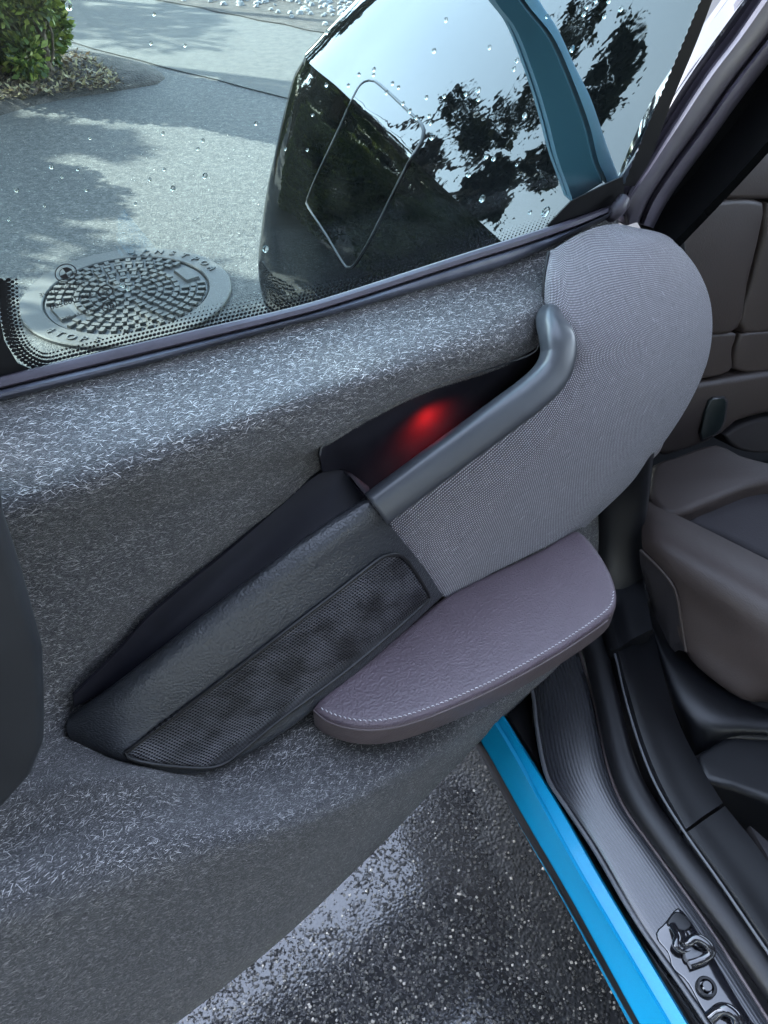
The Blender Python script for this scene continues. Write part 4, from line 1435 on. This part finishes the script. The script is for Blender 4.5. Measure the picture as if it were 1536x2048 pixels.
sweep('plate_edge', [PZ(x + 1, y, .480) for x, y in kr], superellipse(0.002, 0.002, 2, 10), UP, M['leather_side'], sill, 50)
sl = [(1140, 1190), (1180, 1275), (1210, 1395), (1243, 1530), (1279, 1606), (1335, 1684), (1478, 1872), (1622, 2075), (1740, 2240)]
sweep('door_seal', [PZ(x + 2, y, .492) for x, y in sl], superellipse(0.019, 0.016, 2.4, 18), UP, M['rubber'], sill, 60)
ll = [(1203, 1235), (1229, 1306), (1249, 1391), (1277, 1485), (1312, 1571), (1364, 1657), (1440, 1765), (1534, 1902), (1680, 2110)]
sweep('trim_lip', [PZ(x, y, .515) for x, y in ll], superellipse(0.0018, 0.0018, 2, 8), UP, M['trim_lip'], sill, 60)

# cabin trim along the sill, in three pieces
ll_a = [(1150, 1060), (1175, 1150), (1203, 1237), (1221, 1300)]
lb_a = [(1250, 1030), (1272, 1100), (1292, 1190), (1305, 1258)]
loft('sill_trim', rows_z((ll_a, .52), ([(x + 14, y - 3) for x, y in ll_a], .53), ([(x * .5 + x2 * .5, y * .5 + y2 * .5) for (x, y), (x2, y2) in zip(ll_a, lb_a)], .52), (lb_a, .53)), M['trim'], car, 20, 12, -UP * 0.03)
ll_b = [(1226, 1308), (1249, 1391), (1277, 1485), (1312, 1571), (1362, 1662)]
lb_b = [(1309, 1266), (1330, 1360), (1360, 1450), (1400, 1530), (1446, 1606)]
loft('sill_trim', rows_z((ll_b, .512), ([(x + 10, y - 4) for x, y in ll_b], .518), ([(x * .5 + x2 * .5, y * .5 + y2 * .5) for (x, y), (x2, y2) in zip(ll_b, lb_b)], .50), (lb_b, .48)), M['trim'], car, 30, 14, -UP * 0.03)
ll_c = [(1368, 1668), (1440, 1765), (1534, 1902), (1680, 2110)]
lb_c = [(1450, 1612), (1520, 1700), (1620, 1850), (1760, 2060)]
loft('sill_trim', rows_z((ll_c, .512), ([(x + 10, y - 6) for x, y in ll_c], .518), ([(x * .5 + x2 * .5, y * .5 + y2 * .5) for (x, y), (x2, y2) in zip(ll_c, lb_c)], .50), (lb_c, .48)), M['trim'], car, 30, 14, -UP * 0.03)
# footwell floor and the low wall below the seat
link('cabin_floor', [CAR(-1.3, -0.74, .33), CAR(1.2, -0.74, .33), CAR(1.2, -2.3, .33), CAR(-1.3, -2.3, .33)] + [CAR(-1.3, -0.74, .28), CAR(1.2, -0.74, .28), CAR(1.2, -2.3, .28), CAR(-1.3, -2.3, .28)], [(0, 1, 2, 3), (7, 6, 5, 4), (0, 4, 5, 1), (1, 5, 6, 2), (2, 6, 7, 3), (3, 7, 4, 0)], M['trim'], car, smooth=False)
slab('footwell_box', [PZ(x, y, .44) for x, y in [(1389, 1508), (1536, 1420), (1700, 1330), (1900, 1500), (1640, 1690), (1536, 1600), (1465, 1575), (1408, 1560)]], UP, round_profile(0.012, 0.11, 4), M['trim'], car)
slab('floor_mat', [PZ(x, y, .36) for x, y in [(1412, 1566), (1536, 1492), (1800, 1400), (2000, 1700), (1700, 2000), (1470, 1600)]], UP, round_profile(0.004, 0.02, 2), M['seat_dark'], car)

# latch recess in the kick plate
kb = bvh_of(kick)
lt = [(1356, 1815), (1330, 1845), (1313, 1863), (1316, 1880), (1337, 1905), (1345, 1935), (1374, 1962), (1404, 2015), (1430, 2050), (1480, 2110), (1530, 2080), (1500, 2035), (1460, 1970), (1440, 1935), (1420, 1900), (1402, 1872), (1375, 1832)]


def kz(px, py, h=0.0):
    p, n_ = cast(kb, px, py)
    if p is None:
        return PZ(px, py, .478 + h)
    return PZ(px, py, p.z + h)


latch = slab('latch_plate', [kz(x, y, 0.002) for x, y in lt], UP, round_profile(0.002, 0.006, 3), M['gloss_black'], sill, 60)
lcol = M['gloss_black']
slab('latch_cover', [kz(x, y, 0.006) for x, y in [(1352, 1822), (1334, 1845), (1345, 1852), (1368, 1862), (1384, 1850), (1372, 1832)]], UP, round_profile(0.002, 0.006, 3), M['trim'], sill, 30)
sweep('latch_hook', [kz(1345, 1850, .006), kz(1356, 1872, .014), kz(1352, 1890, .016), kz(1364, 1900, .012), kz(1385, 1898, .01)], superellipse(0.0045, 0.004, 2.4, 12), UP, M['gloss_black'], sill, 24)
sweep('latch_hook', [kz(1368, 1868, .008), kz(1374, 1885, .014), kz(1392, 1876, .018), kz(1415, 1888, .018), kz(1422, 1905, .014), kz(1405, 1918, .010), kz(1378, 1928, .010)], superellipse(0.0055, 0.005, 2.4, 12), UP, M['gloss_black'], sill, 36)
slab('latch_tongue', [kz(x, y, .014) for x, y in [(1368, 1875), (1382, 1882), (1388, 1897), (1408, 1905), (1398, 1916), (1375, 1920), (1368, 1900)]], UP, round_profile(0.002, 0.008, 3), M['trim_lip'], sill, 24)
bc = kz(1412, 1975, .004)
for nm, r0, r1, hh, mm in (('bolt_washer', 0.008, 0.0115, 0.004, M['trim']), ('bolt_head', 0.0, 0.006, 0.006, M['gloss_black'])):
    vs, fs = [], []
    n = 24
    for r, z in ((r0, hh), (r1 - 0.001, hh), (r1, hh - 0.001), (r1, -0.003)):
        for k in range(n):
            a = 2 * math.pi * k / n
            vs.append(bc + Vector((r * math.cos(a), r * math.sin(a), z)))
    fs = grid_faces(4, n, wrap=True, flip=True)
    link(nm, vs, fs, mm, sill)
sweep('latch_hook', [kz(1420, 2035, .008), kz(1445, 2018, .016), kz(1470, 2030, .016), kz(1480, 2060, .01)], superellipse(0.007, 0.006, 2.4, 12), UP, M['gloss_black'], sill, 20)

# ---- rear seat
seat = empty('rear_seat', CAR(0.85, -1.2, 0.5), car)
BN = (-S + UP * 0.22).normalized()
BP = CAR(0.92, -1.0, 0.70)


def PB(px, py, off=0.0):
    return on_plane(px, py, BP + BN * off, BN)


def cushion(name, px, m, off=0.0, r=0.02, d=0.08, parent=seat):
    return slab(name, [PB(x, y, off) for x, y in px], BN, round_profile(r, d, 6), m, parent, 48)


cushion('backrest_panel', [(1345, 130), (1460, 105), (1700, 60), (1750, 262), (1560, 282), (1360, 284), (1330, 230)], M['seat'], 0.0, 0.012)
cushion('backrest_panel', [(1300, 300), (1370, 290), (1560, 287), (1750, 268), (1780, 390), (1560, 398), (1400, 398), (1300, 396)], M['seat'], 0.0, 0.008)
cushion('backrest_panel', [(1270, 410), (1400, 403), (1528, 404), (1524, 460), (1500, 560), (1476, 660), (1380, 668), (1270, 660)], M['seat'], 0.0, 0.01)
cushion('backrest_panel', [(1534, 404), (1780, 396), (1800, 640), (1600, 656), (1482, 662), (1506, 560), (1530, 460)], M['seat'], -0.015, 0.01)
cushion('backrest_panel', [(1270, 672), (1380, 674), (1474, 667), (1466, 700), (1464, 742), (1380, 762), (1270, 770)], M['seat'], -0.004, 0.008)
cushion('backrest_panel', [(1482, 668), (1600, 662), (1800, 646), (1820, 700), (1600, 738), (1472, 742), (1473, 700)], M['seat'], -0.015, 0.008)
cushion('backrest_panel', [(1320, 776), (1400, 766), (1540, 745), (1820, 705), (1830, 780), (1600, 815), (1520, 832), (1470, 848), (1435, 878), (1330, 915), (1312, 912), (1318, 850)], M['seat'], 0.0, 0.014)
cushion('backrest_panel', [(1450, 872), (1478, 852), (1525, 836), (1600, 820), (1830, 786), (1840, 900), (1600, 905), (1490, 905)], M['seat_dark'], -0.02, 0.01)
lv = [(1420, 802), (1426, 797), (1448, 796), (1454, 803), (1450, 840), (1440, 862), (1425, 872), (1406, 880), (1401, 866), (1410, 830)]
slab('lever_frame', [PB(x, y, 0.003) for x, y in lv], BN, [(0.004, 0.001), (0.0, 0.0015), (-0.003, 0.0), (-0.003, -0.01)], M['seat_dark'], seat)
slab('release_lever', [PB(x, y, 0.006) for x, y in lv], BN, round_profile(0.003, 0.012, 3), M['lever'], seat)
# cushion: far pad, near bolster rolling over the front edge
cz = 0.63
slab('seat_pad', [PZ(x, y, cz) for x, y in [(1308, 925), (1345, 912), (1435, 885), (1490, 910), (1600, 930), (1800, 920), (1800, 960), (1536, 962), (1424, 1000), (1344, 1029), (1318, 1010), (1300, 1000)]], UP, round_profile(0.012, 0.08, 5), M['seat'], seat, 48)
bol = [
    [(1290, 998, .62), (1330, 1018, .625), (1420, 1062, .625), (1536, 1120, .625), (1800, 1250, .625)],
    [(1285, 1030, .625), (1310, 1040, .635), (1420, 1096, .638), (1536, 1160, .638), (1800, 1300, .638)],
    [(1283, 1072, .62), (1310, 1085, .632), (1420, 1140, .636), (1536, 1205, .636), (1800, 1350, .636)],
    [(1285, 1095, .61), (1330, 1130, .612), (1420, 1182, .615), (1536, 1250, .615), (1800, 1400, .615)],
    [(1290, 1105, .60), (1352, 1180, .58), (1430, 1240, .57), (1536, 1310, .57), (1800, 1450, .57)],
    [(1300, 1115, .59), (1364, 1250, .53), (1440, 1310, .52), (1536, 1365, .52), (1800, 1490, .52)],
    [(1310, 1125, .58), (1372, 1303, .49), (1455, 1380, .47), (1500, 1402, .47), (1536, 1400, .47), (1800, 1530, .47)],
    [(1310, 1120, .55), (1370, 1290, .46), (1455, 1365, .44), (1500, 1390, .44), (1800, 1500, .44)],
]
loft('seat_bolster', [[PZ(*p) for p in r] + [PZ(*r[-1]) + (PZ(*r[-1]) - PZ(*r[-2])) * 1.2] for r in bol], M['seat'], seat, 40, 40, None, sharp=0)
slab('seat_centre', [PZ(x, y, .60) for x, y in [(1340, 1033), (1424, 1004), (1536, 966), (1800, 960), (1850, 1250), (1560, 1125), (1440, 1066)]], UP, round_profile(0.01, 0.06, 4), M['seat_dark'], seat)
sweep('piping', [PZ(1281, 1100, .605), PZ(1327, 1146, .595), PZ(1350, 1181, .582), PZ(1363, 1250, .53), PZ(1372, 1303, .492)], superellipse(0.0024, 0.0024, 2, 8), UP, M['seat'], seat, 30)
side_r = [[PZ(1279, 1102, .60), PZ(1326, 1148, .592), PZ(1348, 1183, .578), PZ(1361, 1252, .527), PZ(1370, 1304, .488)],
          [PZ(1281, 1130, .57), PZ(1308, 1175, .55), PZ(1325, 1210, .53), PZ(1342, 1265, .50), PZ(1358, 1300, .475)],
          [PZ(1300, 1200, .50), PZ(1310, 1230, .49), PZ(1325, 1262, .48), PZ(1338, 1290, .47), PZ(1350, 1304, .46)]]
loft('seat_side', side_r, M['seat_dark'], seat, 20, 10, None, sharp=0)
# moulded wheel housing below the cushion, soft gleam on it
loft('wheel_housing', rows_z(([(1300, 1190), (1330, 1270), (1372, 1305), (1460, 1385), (1540, 1420), (1700, 1470)], .455),
                             ([(1300, 1240), (1325, 1300), (1362, 1350), (1440, 1420), (1530, 1440), (1700, 1480)], .47),
                             ([(1308, 1270), (1322, 1330), (1352, 1400), (1420, 1455), (1500, 1465), (1700, 1480)], .46),
                             ([(1310, 1290), (1330, 1380), (1362, 1460), (1400, 1500), (1500, 1470), (1700, 1470)], .42)), M['trim'], car, 30, 20, -UP * 0.02)
# hinge pillar, belt buckle end
loft('hinge_pillar', [[PZ(x, y, z) for x, y, z in r] for r in (
    [(1110, 1140, .50), (1150, 1010, .62), (1190, 900, .74), (1220, 800, .86)],
    [(1180, 1180, .50), (1195, 1070, .60), (1215, 960, .72), (1240, 830, .86)],
    [(1225, 1190, .51), (1225, 1085, .60), (1240, 960, .72), (1262, 850, .86)],
    [(1285, 1180, .51), (1283, 1098, .58), (1290, 960, .72), (1300, 850, .86)],
    [(1292, 1180, .49), (1291, 1080, .57), (1302, 960, .70), (1315, 850, .84)])], M['trim'], car, 24, 20, None, sharp=0)
sweep('belt_anchor', [PW(1296, 912, .0), PW(1310, 895, .005), PW(1318, 868, .005), PW(1312, 850, .0)], superellipse(0.011, 0.009, 2.4, 12), W, M['buckle'], car, 16)
sweep('anchor_bolt', [PW(1270, 914, -.004), PW(1306, 911, .002)], superellipse(0.0035, 0.003, 2, 10), W, M['chrome'], car, 6)

# cabin shell: roof, far side, front bulkhead keep the inside dark
def box(name, s0, s1, l0, l1, z0, z1, m, parent=car):
    vs = [CAR(s, l, z) for z in (z0, z1) for s, l in ((s0, l0), (s1, l0), (s1, l1), (s0, l1))]
    return link(name, vs, [(3, 2, 1, 0), (4, 5, 6, 7), (0, 1, 5, 4), (1, 2, 6, 5), (2, 3, 7, 6), (3, 0, 4, 7)], m, parent, smooth=False)


box('roof', -1.0, 1.6, -2.0, -0.98, 1.575, 1.60, M['body'])
box('far_side', -1.2, 1.9, -2.36, -2.32, 0.3, 1.3, M['trim'])
box('front_seat', -0.55, -0.35, -1.6, -0.98, 0.4, 1.25, M['seat_dark'])
box('boot_wall', 1.35, 1.40, -2.3, -0.95, 0.3, 1.25, M['trim'])

# ---- red ambient lamp inside the grip cup
lp_ = PW(890, 862, .090)
ld = bpy.data.lights.new('ambient_lamp', 'SPOT')
ld.spot_size = math.radians(150)
ld.spot_blend = 1.0
ld.energy = 0.05
ld.color = (1.0, 0.02, 0.02)
ld.shadow_soft_size = 0.006
lo = bpy.data.objects.new('ambient_lamp', ld)
COL.objects.link(lo)
place(lo, lp_, door)
lo.rotation_euler = (W + UP * 0.35 + DU * -0.1).to_track_quat('Z', 'Y').to_euler()
lv_, lf_ = [], []
lc = PW(912, 882, .100)
for k in range(6):
    for q in range(10):
        th_, ph_ = math.pi * k / 5, 2 * math.pi * q / 10
        lv_.append(lc + Vector((math.sin(th_) * math.cos(ph_), math.sin(th_) * math.sin(ph_), math.cos(th_))) * 0.003)
link('lamp_lens', lv_, grid_faces(6, 10, wrap=True), M['red'], door)

# ------------------------------------------------------------------ rain drops on the window
drops = [(138, 14, 9), (308, 28, 4), (302, 86, 4), (370, 91, 4), (326, 267, 4), (406, 281, 4), (396, 298, 4), (180, 276, 4), (103, 333, 6), (124, 353, 4), (155, 339, 4), (329, 339, 4), (300, 359, 4), (410, 352, 6), (346, 377, 6), (173, 380, 4), (33, 380, 6), (89, 411, 4), (18, 439, 5), (271, 408, 4), (512, 247, 4), (532, 498, 7), (246, 571, 6), (257, 577, 6),
         (868, 102, 5), (747, 150, 4), (785, 167, 4), (797, 175, 4), (806, 207, 4), (853, 195, 4), (889, 192, 4), (932, 188, 4), (957, 180, 5), (957, 198, 4), (861, 246, 4), (864, 275, 5), (858, 232, 4), (1050, 231, 5), (973, 313, 5), (988, 317, 5), (938, 350, 5), (965, 398, 6), (1092, 424, 8), (1060, 425, 4), (1034, 330, 3), (1145, 98, 5), (1094, 33, 4), (1192, 2, 4), (1218, 2, 4), (1174, 14, 4), (1168, 29, 4), (1209, 33, 4), (1242, 18, 4), (748, 139, 4), (697, 171, 4), (718, 149, 4), (773, 185, 4), (820, 222, 4), (833, 235, 4), (653, 170, 4), (571, 298, 3), (615, 300, 3), (625, 230, 3), (654, 65, 4), (653, 170, 4), (892, 40, 4), (979, 95, 4), (1034, 121, 4), (1028, 138, 4)]
dm = None
for k, (x, y, r) in enumerate(drops):
    c = gl_plane(x, y, -0.0042)
    rad = (gl_plane(x + r, y) - gl_plane(x, y)).length * 0.85
    if dm is None:
        bm = bmesh.new()
        bmesh.ops.create_uvsphere(bm, u_segments=12, v_segments=8, radius=1.0)
        dm = bpy.data.meshes.new('rain_drop')
        for v in bm.verts:
            if v.co.z > 0:
                v.co.z *= 0.05
        bm.to_mesh(dm)
        bm.free()
        dm.materials.append(M['water'])
        dm.polygons.foreach_set('use_smooth', [True] * len(dm.polygons))
    o = bpy.data.objects.new('rain_drop', dm)
    COL.objects.link(o)
    o.location = c
    o.rotation_euler = GN.to_track_quat('Z', 'Y').to_euler()
    o.scale = (rad, rad * random.uniform(1.0, 1.3), rad * 0.6)
    o['label'] = 'clear rain drop clinging to the outside of the door window'
    o['category'] = 'rain drop'
    o['group'] = 'rain drops on the door window'
